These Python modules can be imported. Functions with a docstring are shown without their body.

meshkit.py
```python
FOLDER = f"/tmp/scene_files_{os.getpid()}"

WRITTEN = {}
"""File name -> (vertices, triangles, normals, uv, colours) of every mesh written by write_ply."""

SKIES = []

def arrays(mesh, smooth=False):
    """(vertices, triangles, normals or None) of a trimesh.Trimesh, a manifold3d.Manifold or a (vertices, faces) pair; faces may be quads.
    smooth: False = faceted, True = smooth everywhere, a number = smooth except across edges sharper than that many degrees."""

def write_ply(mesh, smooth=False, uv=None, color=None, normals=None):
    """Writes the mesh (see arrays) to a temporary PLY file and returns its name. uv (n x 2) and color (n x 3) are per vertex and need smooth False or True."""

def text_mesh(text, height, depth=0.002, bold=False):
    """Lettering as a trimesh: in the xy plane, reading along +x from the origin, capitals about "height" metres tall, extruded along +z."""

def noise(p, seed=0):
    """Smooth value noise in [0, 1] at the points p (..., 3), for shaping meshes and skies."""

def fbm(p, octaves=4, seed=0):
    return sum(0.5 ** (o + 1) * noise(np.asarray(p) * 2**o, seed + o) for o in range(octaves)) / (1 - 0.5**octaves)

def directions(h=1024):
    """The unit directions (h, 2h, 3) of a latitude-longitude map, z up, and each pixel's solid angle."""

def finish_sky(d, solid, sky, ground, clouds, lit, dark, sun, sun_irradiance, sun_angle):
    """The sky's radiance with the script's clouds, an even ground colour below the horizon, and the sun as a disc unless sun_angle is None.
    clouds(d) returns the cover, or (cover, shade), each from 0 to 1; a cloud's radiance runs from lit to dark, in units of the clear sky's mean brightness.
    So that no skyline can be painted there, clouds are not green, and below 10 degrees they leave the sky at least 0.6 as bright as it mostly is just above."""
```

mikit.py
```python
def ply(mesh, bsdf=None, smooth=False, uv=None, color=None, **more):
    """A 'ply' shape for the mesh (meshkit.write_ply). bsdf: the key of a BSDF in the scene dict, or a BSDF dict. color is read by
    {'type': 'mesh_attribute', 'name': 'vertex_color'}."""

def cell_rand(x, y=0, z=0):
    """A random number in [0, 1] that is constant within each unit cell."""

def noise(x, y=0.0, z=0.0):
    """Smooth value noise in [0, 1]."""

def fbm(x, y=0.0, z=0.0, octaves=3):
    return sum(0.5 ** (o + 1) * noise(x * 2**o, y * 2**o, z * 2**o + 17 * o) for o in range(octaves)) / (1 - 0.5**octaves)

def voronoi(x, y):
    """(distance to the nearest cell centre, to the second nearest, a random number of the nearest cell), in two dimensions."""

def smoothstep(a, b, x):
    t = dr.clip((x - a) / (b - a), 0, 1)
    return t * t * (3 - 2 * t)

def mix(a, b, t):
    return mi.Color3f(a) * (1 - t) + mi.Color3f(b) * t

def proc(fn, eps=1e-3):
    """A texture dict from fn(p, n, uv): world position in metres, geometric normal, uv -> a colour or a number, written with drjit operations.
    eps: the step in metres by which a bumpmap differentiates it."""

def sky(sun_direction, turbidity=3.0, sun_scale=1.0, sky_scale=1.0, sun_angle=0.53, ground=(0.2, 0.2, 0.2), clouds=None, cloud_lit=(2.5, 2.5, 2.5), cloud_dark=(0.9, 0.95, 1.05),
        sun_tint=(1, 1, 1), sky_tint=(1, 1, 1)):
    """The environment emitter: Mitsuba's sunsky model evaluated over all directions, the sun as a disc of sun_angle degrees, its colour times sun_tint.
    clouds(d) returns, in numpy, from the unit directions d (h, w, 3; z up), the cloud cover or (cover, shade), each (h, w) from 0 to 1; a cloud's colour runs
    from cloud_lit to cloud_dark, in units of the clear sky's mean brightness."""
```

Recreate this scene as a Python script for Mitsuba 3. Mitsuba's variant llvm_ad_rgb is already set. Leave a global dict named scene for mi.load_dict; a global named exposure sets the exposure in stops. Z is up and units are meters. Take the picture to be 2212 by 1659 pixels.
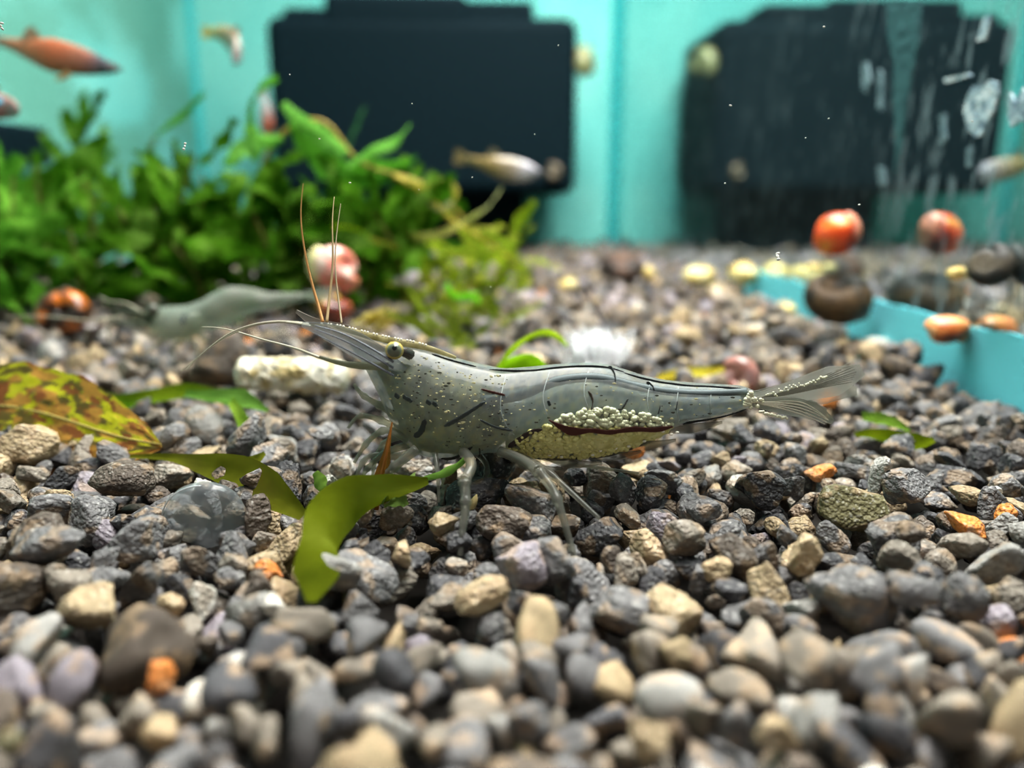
import math, numpy as np, trimesh, mitsuba as mi, mikit, meshkit
import drjit as dr
from mikit import noise, fbm, mix, smoothstep, cell_rand

scene, labels = {}, {}
T = mi.ScalarTransform4f
MM = 0.001

# ------------------------------------------------------------------ camera, light, exposure (lengths in metres here)
PITCH = math.radians(13.27)
FOC = 1736.0                      # focal length in pixels of the 2212 x 1659 frame
CAM_H = 24.0                      # mm above the gravel
cp, sp = math.cos(PITCH), math.sin(PITCH)
scene['camera'] = {'type': 'thinlens', 'fov': math.degrees(2 * math.atan(1106 / FOC)), 'fov_axis': 'x',
                   'aperture_radius': 0.00075, 'focus_distance': 0.0635, 'near_clip': 0.003, 'far_clip': 10.0,
                   'to_world': T().look_at(origin=[0, 0, CAM_H * MM], target=[0, cp, CAM_H * MM - sp], up=[0, 0, 1])}
exposure = 0.2
LAMP = dict(x=(-28, 62), y=(20, 262), z=232, power=(25.5, 24.6, 23.0))
scene['room_light'] = {'type': 'constant', 'radiance': {'type': 'rgb', 'value': [0.15, 0.15, 0.15]}}

# ------------------------------------------------------------------ helpers (millimetres inside, metres in the scene)
rng = np.random.default_rng(7)


def lin(c):
    c = np.asarray(c, float) / 255.0
    return np.where(c <= 0.04045, c / 12.92, ((c + 0.055) / 1.055) ** 2.4)


def slope(v):
    yc = (829.5 - v) / FOC
    return (-sp + yc * cp) / (cp + yc * sp)


def pt(u, v, Y):
    """The point of the tank at distance Y (mm, along the floor) that the photograph shows at pixel u, v."""
    yc = (829.5 - v) / FOC
    return np.array([(u - 1106) / FOC * Y / (cp + yc * sp), Y, CAM_H + slope(v) * Y])


def mm_per_px(Y, z=5.0):
    return (Y * cp + (CAM_H - z) * sp) / FOC


def add(key, mesh, bsdf, color=None, smooth=True, uv=None, label=None, cat=None, group=None, kind=None, **more):
    v, f = (mesh.vertices, mesh.faces) if hasattr(mesh, 'vertices') else mesh
    v, f = np.asarray(v, float), np.asarray(f, int)
    if f.shape[1] == 4:
        f = np.vstack([f[:, [0, 1, 2]], f[:, [0, 2, 3]]])
    if color is not None:
        color = np.asarray(color, float)
        if color.ndim == 1:
            color = np.tile(color, (len(v), 1))
    base, n = key, 0
    while key in scene:
        n += 1
        key = f'{base}_{n:03d}'
    scene[key] = mikit.ply((v * MM, f), bsdf, smooth=smooth, uv=uv, color=color, **more)
    tag(key, label, cat, group, kind)
    return key


def tag(key, label=None, cat=None, group=None, kind=None):
    d = {k: x for k, x in (('label', label), ('category', cat), ('group', group), ('kind', kind)) if x}
    if d:
        labels[key] = {**labels.get(key, {}), **d}


used = {}


def numbered(name):
    n = used.get(name, -1) + 1
    used[name] = n
    return name if n == 0 else f'{name}_{n:03d}'


def thing(name, label, cat, group=None):
    key = numbered(name)
    tag(key, label, cat, group)
    return key


def cat_(*ms):
    vs, fs, at = [], [], 0
    for v, f in ms:
        v, f = np.asarray(v, float), np.asarray(f, int)
        if f.shape[1] == 4:
            f = np.vstack([f[:, [0, 1, 2]], f[:, [0, 2, 3]]])
        vs.append(v); fs.append(f + at); at += len(v)
    return np.vstack(vs), np.vstack(fs)


def box(x0, x1, y0, y1, z0, z1, bevel=0.0):
    if bevel <= 0:
        m = trimesh.creation.box(bounds=[[x0, y0, z0], [x1, y1, z1]])
        return np.array(m.vertices), np.array(m.faces)
    import manifold3d as m3
    pts = [[x, y, z] for x in (x0 + bevel, x1 - bevel) for y in (y0 + bevel, y1 - bevel) for z in (z0 + bevel, z1 - bevel)]
    s = m3.Manifold.sphere(bevel, 24)
    h = m3.Manifold.batch_hull([s.translate(p) for p in pts]).to_mesh()
    return np.array(h.vert_properties[:, :3], float), np.array(h.tri_verts, int)


def smooth_curve(p, n):
    """n points along a smooth curve through the rows of p (any number of columns)."""
    from scipy.interpolate import PchipInterpolator, CubicSpline
    p = np.asarray(p, float)
    if len(p) == 2:
        return p[0] + (p[1] - p[0]) * np.linspace(0, 1, n)[:, None]
    d = np.r_[0, np.cumsum(np.linalg.norm(np.diff(p[:, :3], axis=0), axis=1) + 1e-9)]
    return CubicSpline(d, p, axis=0, bc_type='natural')(np.linspace(0, d[-1], n)) if p.shape[1] <= 3 else \
        np.column_stack([CubicSpline(d, p[:, :3], axis=0, bc_type='natural')(np.linspace(0, d[-1], n)), PchipInterpolator(d, p[:, 3:], axis=0)(np.linspace(0, d[-1], n))])


def tube(p, r, sides=8):
    p = np.asarray(p, float)
    r = np.broadcast_to(r, (len(p),)).astype(float)
    t = np.gradient(p, axis=0)
    t /= np.linalg.norm(t, axis=1, keepdims=True) + 1e-12
    a = np.cross(t[0], [0, 0, 1.0] if abs(t[0][2]) < 0.9 else [1.0, 0, 0])
    A = []
    for k in range(len(p)):
        a = a - t[k] * np.dot(a, t[k])
        a /= np.linalg.norm(a) + 1e-12
        A.append(a)
    A = np.array(A); B = np.cross(t, A)
    ang = np.arange(sides) * 2 * np.pi / sides
    v = p[:, None] + r[:, None, None] * (np.cos(ang)[None, :, None] * A[:, None] + np.sin(ang)[None, :, None] * B[:, None])
    n = len(p)
    i, j = np.meshgrid(np.arange(n - 1), np.arange(sides), indexing='ij')
    q = np.stack([i * sides + j, i * sides + (j + 1) % sides, (i + 1) * sides + (j + 1) % sides, (i + 1) * sides + j], -1).reshape(-1, 4)
    f = np.vstack([q[:, [0, 1, 2]], q[:, [0, 2, 3]]])
    v = np.vstack([v.reshape(-1, 3), p[0], p[-1]])
    j = np.arange(sides)
    f = np.vstack([f, np.stack([(j + 1) % sides, j, j * 0 + n * sides], 1), np.stack([(n - 1) * sides + j, (n - 1) * sides + (j + 1) % sides, j * 0 + n * sides + 1], 1)])
    return v, f


def tube3(pts, r0, r1=None, n=24, sides=8):
    c = smooth_curve(pts, n)
    return tube(c, np.linspace(r0, r0 if r1 is None else r1, n), sides)


def ribbon(spine, width, side, n=28, m=7, cup=0.15, wave=0.0, seed=0, thick=0.0, twist=0.0):
    """A leaf-like sheet along the spine; side: the direction of its width; width: half widths along it."""
    c = smooth_curve(spine, n)
    w = np.interp(np.linspace(0, 1, n), np.linspace(0, 1, len(width)), width)
    t = np.gradient(c, axis=0); t /= np.linalg.norm(t, axis=1, keepdims=True) + 1e-12
    s = np.asarray(side, float)
    if s.ndim == 2:
        s = smooth_curve(s, n) if len(s) > 2 else s
    s = np.broadcast_to(s, c.shape) - t * (t * np.broadcast_to(s, c.shape)).sum(1)[:, None]
    s /= np.linalg.norm(s, axis=1, keepdims=True) + 1e-9
    nn = np.cross(t, s)
    if twist:
        a = np.linspace(0, twist, n)[:, None]
        s, nn = s * np.cos(a) + nn * np.sin(a), nn * np.cos(a) - s * np.sin(a)
    x = np.linspace(-1, 1, m)
    k = np.linspace(0, 1, n)
    off = cup * (x[None] ** 2) * w[:, None] + wave * w[:, None] * np.abs(x)[None] * np.sin(k[:, None] * 17 + seed + (x[None] > 0) * 1.7)
    v = c[:, None] + s[:, None] * (x[None, :, None] * w[:, None, None]) + nn[:, None] * off[..., None]
    i, j = np.meshgrid(np.arange(n - 1), np.arange(m - 1), indexing='ij')
    q = np.stack([i * m + j, i * m + j + 1, (i + 1) * m + j + 1, (i + 1) * m + j], -1).reshape(-1, 4)
    f = np.vstack([q[:, [0, 1, 2]], q[:, [0, 2, 3]]])
    v = v.reshape(-1, 3)
    if thick > 0:
        nv = np.repeat(nn, m, 0) * thick / 2
        nq = n * m
        ring = np.r_[np.arange(m), np.arange(1, n) * m + m - 1, (n - 1) * m + np.arange(m - 2, -1, -1), np.arange(n - 2, 0, -1) * m]
        r2 = np.roll(ring, -1)
        edge = np.vstack([np.stack([ring, r2 + nq, r2], 1), np.stack([ring, ring + nq, r2 + nq], 1)])
        return np.vstack([v + nv, v - nv]), np.vstack([f, f[:, ::-1] + nq, edge])
    return v, f


def ell(c, r, sub=3, rot=None):
    m = trimesh.creation.icosphere(subdivisions=sub)
    v = np.array(m.vertices) * r
    if rot is not None:
        v = v @ np.asarray(rot).T
    return v + c, np.array(m.faces)


def rotm(rx, ry, rz):
    return trimesh.transformations.euler_matrix(rx, ry, rz)[:3, :3]


def mottled(v, cols, freq, seed=0, sharp=3.0):
    """Blotches of the colours over the vertices (pigment)."""
    n = meshkit.fbm(np.asarray(v) * freq, 4, seed)
    x = np.clip((n - 0.5) * sharp + 0.5, 0, 1) * (len(cols) - 1)
    i = np.clip(x.astype(int), 0, len(cols) - 2)
    c = np.array([lin(k) for k in cols])
    return c[i] + (c[i + 1] - c[i]) * (x - i)[:, None]


# ------------------------------------------------------------------ materials
VC = {'type': 'mesh_attribute', 'name': 'vertex_color'}


def rgb(*c):
    return {'type': 'rgb', 'value': [float(x) for x in lin(c)]}


PAL = [[float(x) for x in lin(c)] for c in ((72, 71, 74), (105, 103, 104), (126, 117, 107), (166, 146, 116), (150, 147, 143), (206, 126, 62), (90, 80, 72), (222, 218, 208), (134, 126, 134), (96, 90, 62))]


def tone(*c):
    return mi.Color3f(*[float(x) for x in lin(c)])


def gravel_color(p, n, uv):
    k = dr.floor(uv.x * 10)
    c = mi.Color3f(*PAL[0])
    for i in range(1, 10):
        c = dr.select(dr.abs(k - i) < 0.5, mi.Color3f(*PAL[i]), c)
    s = uv.y * 40
    a = fbm(p.x * 900 + s, p.y * 900, p.z * 900, 2)
    b = fbm(p.x * 4200, p.y * 4200 + s, p.z * 4200, 2)
    g = noise(p.x * 11000, p.y * 11000, p.z * 11000 + s)
    tan = smoothstep(0.54, 0.66, a) * 0.5
    c = mix(c, tone(158, 132, 104), tan)
    light = smoothstep(0.60, 0.74, b) * 0.30
    c = mix(c, tone(178, 176, 172), light)
    return c * (0.55 + 0.45 * uv.y) * (0.36 + 0.85 * b + 0.50 * g)


def gravel_plain(p, n, uv):
    k = dr.floor(uv.x * 10)
    c = mi.Color3f(*PAL[0])
    for i in range(1, 10):
        c = dr.select(dr.abs(k - i) < 0.5, mi.Color3f(*PAL[i]), c)
    a = fbm(p.x * 1100 + uv.y * 40, p.y * 1100, p.z * 1100, 2)
    c = mix(c, tone(158, 132, 104), smoothstep(0.54, 0.68, a) * 0.5)
    return c * (0.65 + 0.45 * uv.y) * (0.65 + 0.75 * a)


def gravel_bump(p, n, uv):
    return fbm(p.x * 4200, p.y * 4200, p.z * 4200, 2)


scene['gravel_mat'] = {'type': 'bumpmap', 'scale': 0.00030, 'arbitrary': mikit.proc(gravel_bump, eps=3e-5),
                       'bsdf': {'type': 'principled', 'base_color': mikit.proc(gravel_color), 'roughness': 0.6, 'specular': 0.15}}
scene['gravel_soft'] = {'type': 'principled', 'base_color': mikit.proc(gravel_plain), 'roughness': 0.65, 'specular': 0.12}
scene['matte'] = {'type': 'twosided', 'bsdf': {'type': 'principled', 'base_color': VC, 'roughness': 0.6, 'specular': 0.3}}
scene['wet'] = {'type': 'twosided', 'bsdf': {'type': 'principled', 'base_color': VC, 'roughness': 0.25, 'specular': 0.5}}
scene['leaf'] = {'type': 'principledthin', 'base_color': VC, 'roughness': 0.45, 'diff_trans': 0.9, 'eta': 1.2}
scene['old_leaf'] = {'type': 'principledthin', 'base_color': VC, 'roughness': 0.4, 'diff_trans': 1.0, 'eta': 1.25, 'spec_trans': 0.15}
scene['shell_clear'] = {'type': 'principledthin', 'base_color': VC, 'roughness': 0.15, 'spec_trans': 0.76, 'diff_trans': 1.0, 'eta': 1.2}
scene['flesh_clear'] = {'type': 'principledthin', 'base_color': VC, 'roughness': 0.3, 'spec_trans': 0.30, 'diff_trans': 1.0, 'eta': 1.1}
scene['limb_clear'] = {'type': 'principledthin', 'base_color': VC, 'roughness': 0.10, 'spec_trans': 0.84, 'diff_trans': 0.8, 'eta': 1.25}
scene['glassy'] = {'type': 'principledthin', 'base_color': VC, 'roughness': 0.12, 'spec_trans': 0.78, 'diff_trans': 0.6, 'eta': 1.33}
scene['black_plastic'] = {'type': 'principled', 'base_color': rgb(8, 22, 28), 'roughness': 0.7, 'specular': 0.04}
scene['floor_dark'] = {'type': 'diffuse', 'reflectance': rgb(38, 36, 34)}


def wall_color(p, n, uv):
    a = fbm(p.x * 30, p.y * 30, p.z * 22, 3)
    return mix(tone(104, 188, 182), tone(120, 198, 190), smoothstep(0.35, 0.65, a))


scene['backing_cyan'] = {'type': 'twosided', 'bsdf': {'type': 'diffuse', 'reflectance': mikit.proc(wall_color)}}


def shade_color(p, n, uv):
    """The same cyan backing with the shade of the left pane painted in as speckled green patches."""
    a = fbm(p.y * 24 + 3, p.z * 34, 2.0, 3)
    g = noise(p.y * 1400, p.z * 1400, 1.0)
    return mix(wall_color(p, n, uv), tone(78, 128, 108), smoothstep(0.36, 0.62, a + 0.16 * (g - 0.5)) * 0.7)  # patchy green tint paints shade into the wall colour


scene['backing_shaded'] = {'type': 'twosided', 'bsdf': {'type': 'diffuse', 'reflectance': mikit.proc(shade_color)}}
scene['seam_cyan'] = {'type': 'twosided', 'bsdf': {'type': 'diffuse', 'reflectance': rgb(56, 166, 168)}}
scene['strip_cyan'] = {'type': 'twosided', 'bsdf': {'type': 'diffuse', 'reflectance': rgb(112, 208, 222)}}


def deposit(p, n, uv):
    """Where dried lime streaks and algae film stand on the side glass: long drips of matter, thickest in the pane's front part."""
    y, z = p.y * 1000, p.z * 1000
    s = y + 0.12 * z
    d = fbm(s * 0.8, z * 0.24, 3.0, 3)
    patch = fbm(s * 0.05 + 9, z * 0.03, 8.0, 2)
    spots = noise(s * 1.1, z * 0.5, 5.0)
    cover = smoothstep(0.54, 0.72, d) * smoothstep(0.30, 0.60, patch) * (0.08 + 0.34 * smoothstep(175, 115, y))
    return dr.minimum(cover + smoothstep(0.86, 0.95, spots) * 0.2 + 0.035, 0.8)


scene['side_glass'] = {'type': 'twosided', 'bsdf': {'type': 'blendbsdf', 'weight': mikit.proc(deposit),
                       'a': {'type': 'conductor', 'material': 'none', 'specular_reflectance': {'type': 'rgb', 'value': [0.66, 0.76, 0.76]}},
                       'b': {'type': 'diffuse', 'reflectance': rgb(128, 148, 156)}}}

# ------------------------------------------------------------------ the tank (the room of this scene)
# The side pane runs from (60, 95) to (47, 380) on the floor; the back pane meets it there at a right angle.
SX, SY = 64.33, -0.0456


def side_x(y):
    return SX + SY * y


sd = np.array([SY, 1.0]) / math.hypot(SY, 1)          # along the side pane, away from the camera
bd = np.array([-sd[1], sd[0]])                          # along the back pane, to the left
CORNER = np.array([side_x(380), 380.0])
LEFT_C = CORNER + bd * 186.0


def slab(a, b, z0, z1, thick, out):
    """An upright slab whose inner face runs from a to b; out: outward direction."""
    o = np.asarray(out) * thick
    c = [a, b, b + o, a + o]
    v = [[*q, z] for z in (z0, z1) for q in c]
    f = [[0, 1, 5, 4], [1, 2, 6, 5], [2, 3, 7, 6], [3, 0, 4, 7], [4, 5, 6, 7], [3, 2, 1, 0]]
    return np.array(v, float), np.array(f)


add('wall_back', slab(CORNER, LEFT_C, -6, 215, 4, sd), 'backing_cyan', smooth=False, kind='structure', label='bright cyan backing wall of the tank behind the black filter')
add('wall_left', slab(LEFT_C, LEFT_C - sd * 345, -6, 215, 4, bd), 'backing_shaded', smooth=False, kind='structure', label='cyan wall on the left side of the tank, shade painted in as speckled green patches')
add('wall_right', slab(CORNER, CORNER - sd * 370, -6, 215, 4, -bd), 'side_glass', smooth=False, kind='structure', label='streaked side glass reflecting the black filter and the red snail')
add('floor', box(-150, 66, 4, 392, -9, -6), 'floor_dark', smooth=False, kind='structure', label='tank bed covered with grey gravel')
# silicone seams in the two far corners
for q, w, lab in ((CORNER, 3.2, 'darker cyan seam where the back and right panes meet'), (LEFT_C, 2.6, 'darker teal seam where the back and left panes meet')):
    g = -1 if q is CORNER else 1
    a, b = (q + bd * w, q - sd * w) if q is CORNER else (q - bd * w, q - sd * w)
    v = np.array([[*x, z] for z in (-6, 214) for x in (q, a, b)])
    add(numbered('trim'), (v, [[0, 1, 4], [0, 4, 3], [1, 2, 5], [1, 5, 4], [2, 0, 3], [2, 3, 5], [3, 4, 5], [2, 1, 0]]), 'seam_cyan', smooth=False, kind='structure', label=lab)
# cyan paper strip low on the side pane, its upper edge ragged with film
ys = np.linspace(30, 196, 160)
top = 7.6 - 0.006 * (ys - 100) + 1.3 * (meshkit.fbm(np.c_[ys * 0.16, ys * 0, ys * 0], 4) - 0.5)
vv = []
for y, z in zip(ys, top):
    x = side_x(y)
    vv += [[x - 0.35, y, -6], [x - 0.35, y, z], [x, y, z], [x, y, -6]]
ff = [[4 * k + a, 4 * k + (a + 1) % 4, 4 * k + 4 + (a + 1) % 4, 4 * k + 4 + a] for k in range(len(ys) - 1) for a in range(4)]
add(numbered('trim'), (np.array(vv), np.array(ff)), 'strip_cyan', smooth=False, kind='structure', label='light blue strip along the foot of the right glass')

# the tank's lamp, above the frame: a bar housing with a glowing panel
lx, ly, lz = LAMP['x'], LAMP['y'], LAMP['z']
lamp = thing('aquarium_lamp', 'flat white lamp lying over the tank above the picture', 'lamp')
add(lamp + '__housing', box(lx[0] - 4, lx[1] + 4, ly[0] - 4, ly[1] + 4, lz + 1, lz + 12, 2), 'matte', lin((225, 225, 225)))
v = np.array([[lx[0], ly[0], lz], [lx[0], ly[1], lz], [lx[1], ly[1], lz], [lx[1], ly[0], lz]], float)
add(lamp + '__panel', (v, [[0, 1, 2], [0, 2, 3]]), 'matte', lin((240, 240, 240)), smooth=False,
    emitter={'type': 'area', 'radiance': {'type': 'rgb', 'value': list(LAMP['power'])}})

# ------------------------------------------------------------------ gravel
ico = {k: trimesh.creation.icosphere(subdivisions=k) for k in (1, 2, 3)}


def stone_shape(seed, sub):
    r = np.random.default_rng(1000 + seed)
    n = np.array(ico[sub].vertices)
    k = r.integers(6, 11)
    d = r.normal(size=(k, 3)); d /= np.linalg.norm(d, axis=1, keepdims=True)
    off = r.uniform(0.48, 0.92, k)
    kk = r.uniform(24, 110)
    q = np.maximum(n @ d.T, 0) / off
    rad = ((q ** kk).sum(1) + 0.90 ** kk) ** (-1 / kk)
    rad *= 1 + 0.30 * (meshkit.fbm(n * 2.2 + seed * 3.1, 4, seed) - 0.5)
    v = n * rad[:, None]
    return v / np.abs(v).max(0)


NSH = 40
protos = {s: [stone_shape(i, s) for i in range(NSH)] for s in (1, 2, 3)}


def ground(y):
    return np.interp(y, [0, 100, 122, 150, 190, 260, 380], [0, -0.3, 0.3, 1.4, 1.7, 1.0, 0.2])


CELL = 0.5
GX0, GY0 = -152.0, 10.0
hf = np.full((int(220 / CELL), int(380 / CELL)), -6.0)
yy = GY0 + (np.arange(hf.shape[1]) + 0.5) * CELL
hf[:] = (ground(yy) - 3.4)[None]


def half_view(y):
    return 0.74 * y + 9


def drop(x, y, a, b, c, phi, frac=72):
    """Rests a stone (half sizes a, b, c) on the height field and adds its upper surface to it; returns its centre's height."""
    R = max(a, b)
    i0, i1 = max(0, int((x - R - GX0) / CELL)), min(hf.shape[0], int((x + R - GX0) / CELL) + 1)
    j0, j1 = max(0, int((y - R - GY0) / CELL)), min(hf.shape[1], int((y + R - GY0) / CELL) + 1)
    gx = GX0 + (np.arange(i0, i1) + 0.5) * CELL - x
    gy = GY0 + (np.arange(j0, j1) + 0.5) * CELL - y
    cu = (gx[:, None] * math.cos(phi) + gy[None] * math.sin(phi)) / a
    cv = (-gx[:, None] * math.sin(phi) + gy[None] * math.cos(phi)) / b
    rr = cu ** 2 + cv ** 2
    m = rr < 0.95
    if not m.any():
        return None
    dome = c * np.sqrt(np.maximum(1 - rr, 0))
    h = hf[i0:i1, j0:j1]
    z = np.percentile((h + dome)[m], frac) - 0.12 * c
    hf[i0:i1, j0:j1] = np.where(m, np.maximum(h, z + dome * 0.95), h)
    return z


def low_spot(cands):
    best = min(cands, key=lambda q: hf[int((q[0] - GX0) / CELL), int((q[1] - GY0) / CELL)] - ground(q[1]))
    return best


def rand_xy(r, y0, y1):
    while True:
        y = math.sqrt(r.uniform(y0 ** 2, y1 ** 2)) if y1 < 200 else r.uniform(y0, y1)
        w = half_view(y)
        x = r.uniform(-w, w)
        if -139 - 0.045 * 0 < x < side_x(y) - 1.6:
            return x, y


stones = []      # x y z a b c phi tilt1 tilt2 shape hue bright


def band(y0, y1, count, rmean, tries, r, frac):
    for _ in range(count):
        x, y = low_spot([rand_xy(r, y0, y1) for _ in range(tries)])
        s = rmean * math.exp(r.normal(0, 0.27))
        a, b, c = s * r.uniform(1.0, 1.4), s * r.uniform(0.8, 1.05), s * r.uniform(0.62, 0.92)
        phi = r.uniform(0, math.pi)
        z = drop(x, y, a, b, c, phi, frac)
        if z is None:
            continue
        tone = r.random()
        hue = np.searchsorted([0.25, 0.55, 0.76, 0.865, 0.906, 0.912, 0.995], tone) if r.random() > 0.01 else 8
        if y < 50 and hue == 0 and r.random() < 0.5:
            hue = r.choice([1, 2, 2, 4])
        if y > 125 and r.random() < min(0.75, (y - 125) / 60):      # toward the back the stones wear brown and olive growth
            hue = r.choice([0, 6, 6, 9, 9, 2])
        stones.append([x, y, z, a, b, c, phi, r.normal(0, 0.6), r.normal(0, 0.6), r.integers(NSH), min(hue, 8), r.random()])


gr = np.random.default_rng(21)
band(14, 60, 1750, 1.2, 6, gr, 68)
band(56, 105, 3000, 1.2, 6, gr, 68)
band(100, 200, 6000, 1.25, 4, gr, 68)
band(195, 382, 5600, 1.6, 3, gr, 68)
# the bed settles so that its top lies level with the tank's floor line
for j0_, j1_ in ((14, 60), (60, 105), (105, 195), (195, 382)):
    jj = (yy >= j0_) & (yy < j1_)
    ii = np.abs((GX0 + (np.arange(hf.shape[0]) + 0.5) * CELL)) < min(0.5 * j0_ + 8, 45)
    d_ = float(np.median(hf[np.ix_(ii, jj)] - ground(yy[jj])[None]))
    hf[:, jj] -= d_
    for q in stones:
        if j0_ <= q[1] < j1_:
            q[2] -= d_

# stones that the photograph shows apart: pixel centre, size in pixels (w, h), hue, brightness, tilt, label
special = [
    (2085, 1132, 95, 48, 5, 1.0, 0.35, 'orange stone between grey stones near the right edge'),
    (2150, 1062, 26, 24, 7, 1.0, 0, 'tiny white stone near the right edge'),
    (1772, 1022, 72, 40, 5, 0.75, 0.1, 'orange brown stone below the end of the shrimp tail'),
    (1735, 1205, 66, 92, 3, 1.0, 0.5, 'upright yellowish tan stone on the right'),
    (1040, 1290, 120, 66, 3, 0.85, -0.4, 'tan slanting stone below the middle of the shrimp'),
    (1125, 1230, 130, 105, 8, 1.0, 0.1, 'pale lilac stone with a notched top edge'),
    (590, 1312, 66, 58, 7, 0.55, 0, 'whitish round stone left of the drooping green leaf'),
    (265, 1055, 135, 92, 6, 0.45, -0.2, 'dark stone with a rusty top below the yellow leaf'),
    (868, 1200, 56, 60, 3, 1.0, -0.5, 'stone with a tan rounded top below the shrimp head'),
    (345, 1462, 62, 70, 5, 0.9, -0.6, 'orange stone in the blurred lower left'),
    (205, 1320, 150, 92, 3, 0.6, -0.3, 'wide tan stone in the lower left'),
    (1830, 1105, 165, 90, 9, 0.8, 0.15, 'large olive tinted stone right of the shrimp'),
    (1960, 1060, 110, 105, 1, 0.75, 0.6, 'squarish grey slab of stone on the right'),
    (1895, 1050, 38, 110, 4, 1.0, 0.3, 'narrow pale grey upright stone on the right'),
    (1640, 1065, 105, 84, 0, 0.5, 0.3, 'dark pointed stone below the shrimp tail'),
    (362, 1030, 102, 46, 2, 0.9, 0.05, 'flat grey stone with a light upper edge'),
    (12, 1605, 76, 70, 9, 0.6, 0, 'olive brown stone cut by the lower left corner'),
    (1680, 1590, 110, 70, 3, 0.8, 0.5, 'blurred tan stone at the bottom right'),
    (1400, 1590, 90, 80, 3, 0.55, 0.2, 'blurred brown stone at the bottom'),
    (1190, 1000, 70, 40, 3, 0.55, 0.1, 'small tan stone beneath the shrimp belly'),
    (1790, 870, 46, 44, 5, 0.95, 0, 'orange speckled stone behind the tail fan'),
    (600, 1075, 84, 50, 3, 0.85, 0.1, 'cream pitted stone behind the olive leaf'),
    (590, 1000, 90, 70, 1, 0.7, 0.1, 'grey angular stone left of the front legs'),
    (850, 1110, 86, 70, 2, 0.7, 0, 'rounded brownish stone under the small round leaf'),
    (1480, 1170, 95, 84, 2, 0.8, 0.2, 'smooth grey brown stone in the middle'),
    (1090, 1135, 120, 84, 6, 0.8, 0.1, 'brown grey stone between two legs of the shrimp'),
    (1900, 755, 70, 40, 7, 0.8, 0.2, 'pale stone against the blue strip'),
    (1640, 712, 90, 30, 7, 0.55, 0, 'whitish flat stone behind the tail'),
    (474, 772, 128, 118, 6, 0.02, 0, 'large dark brown stone beside the white pellet'),
]
sp_rows = []
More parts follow.
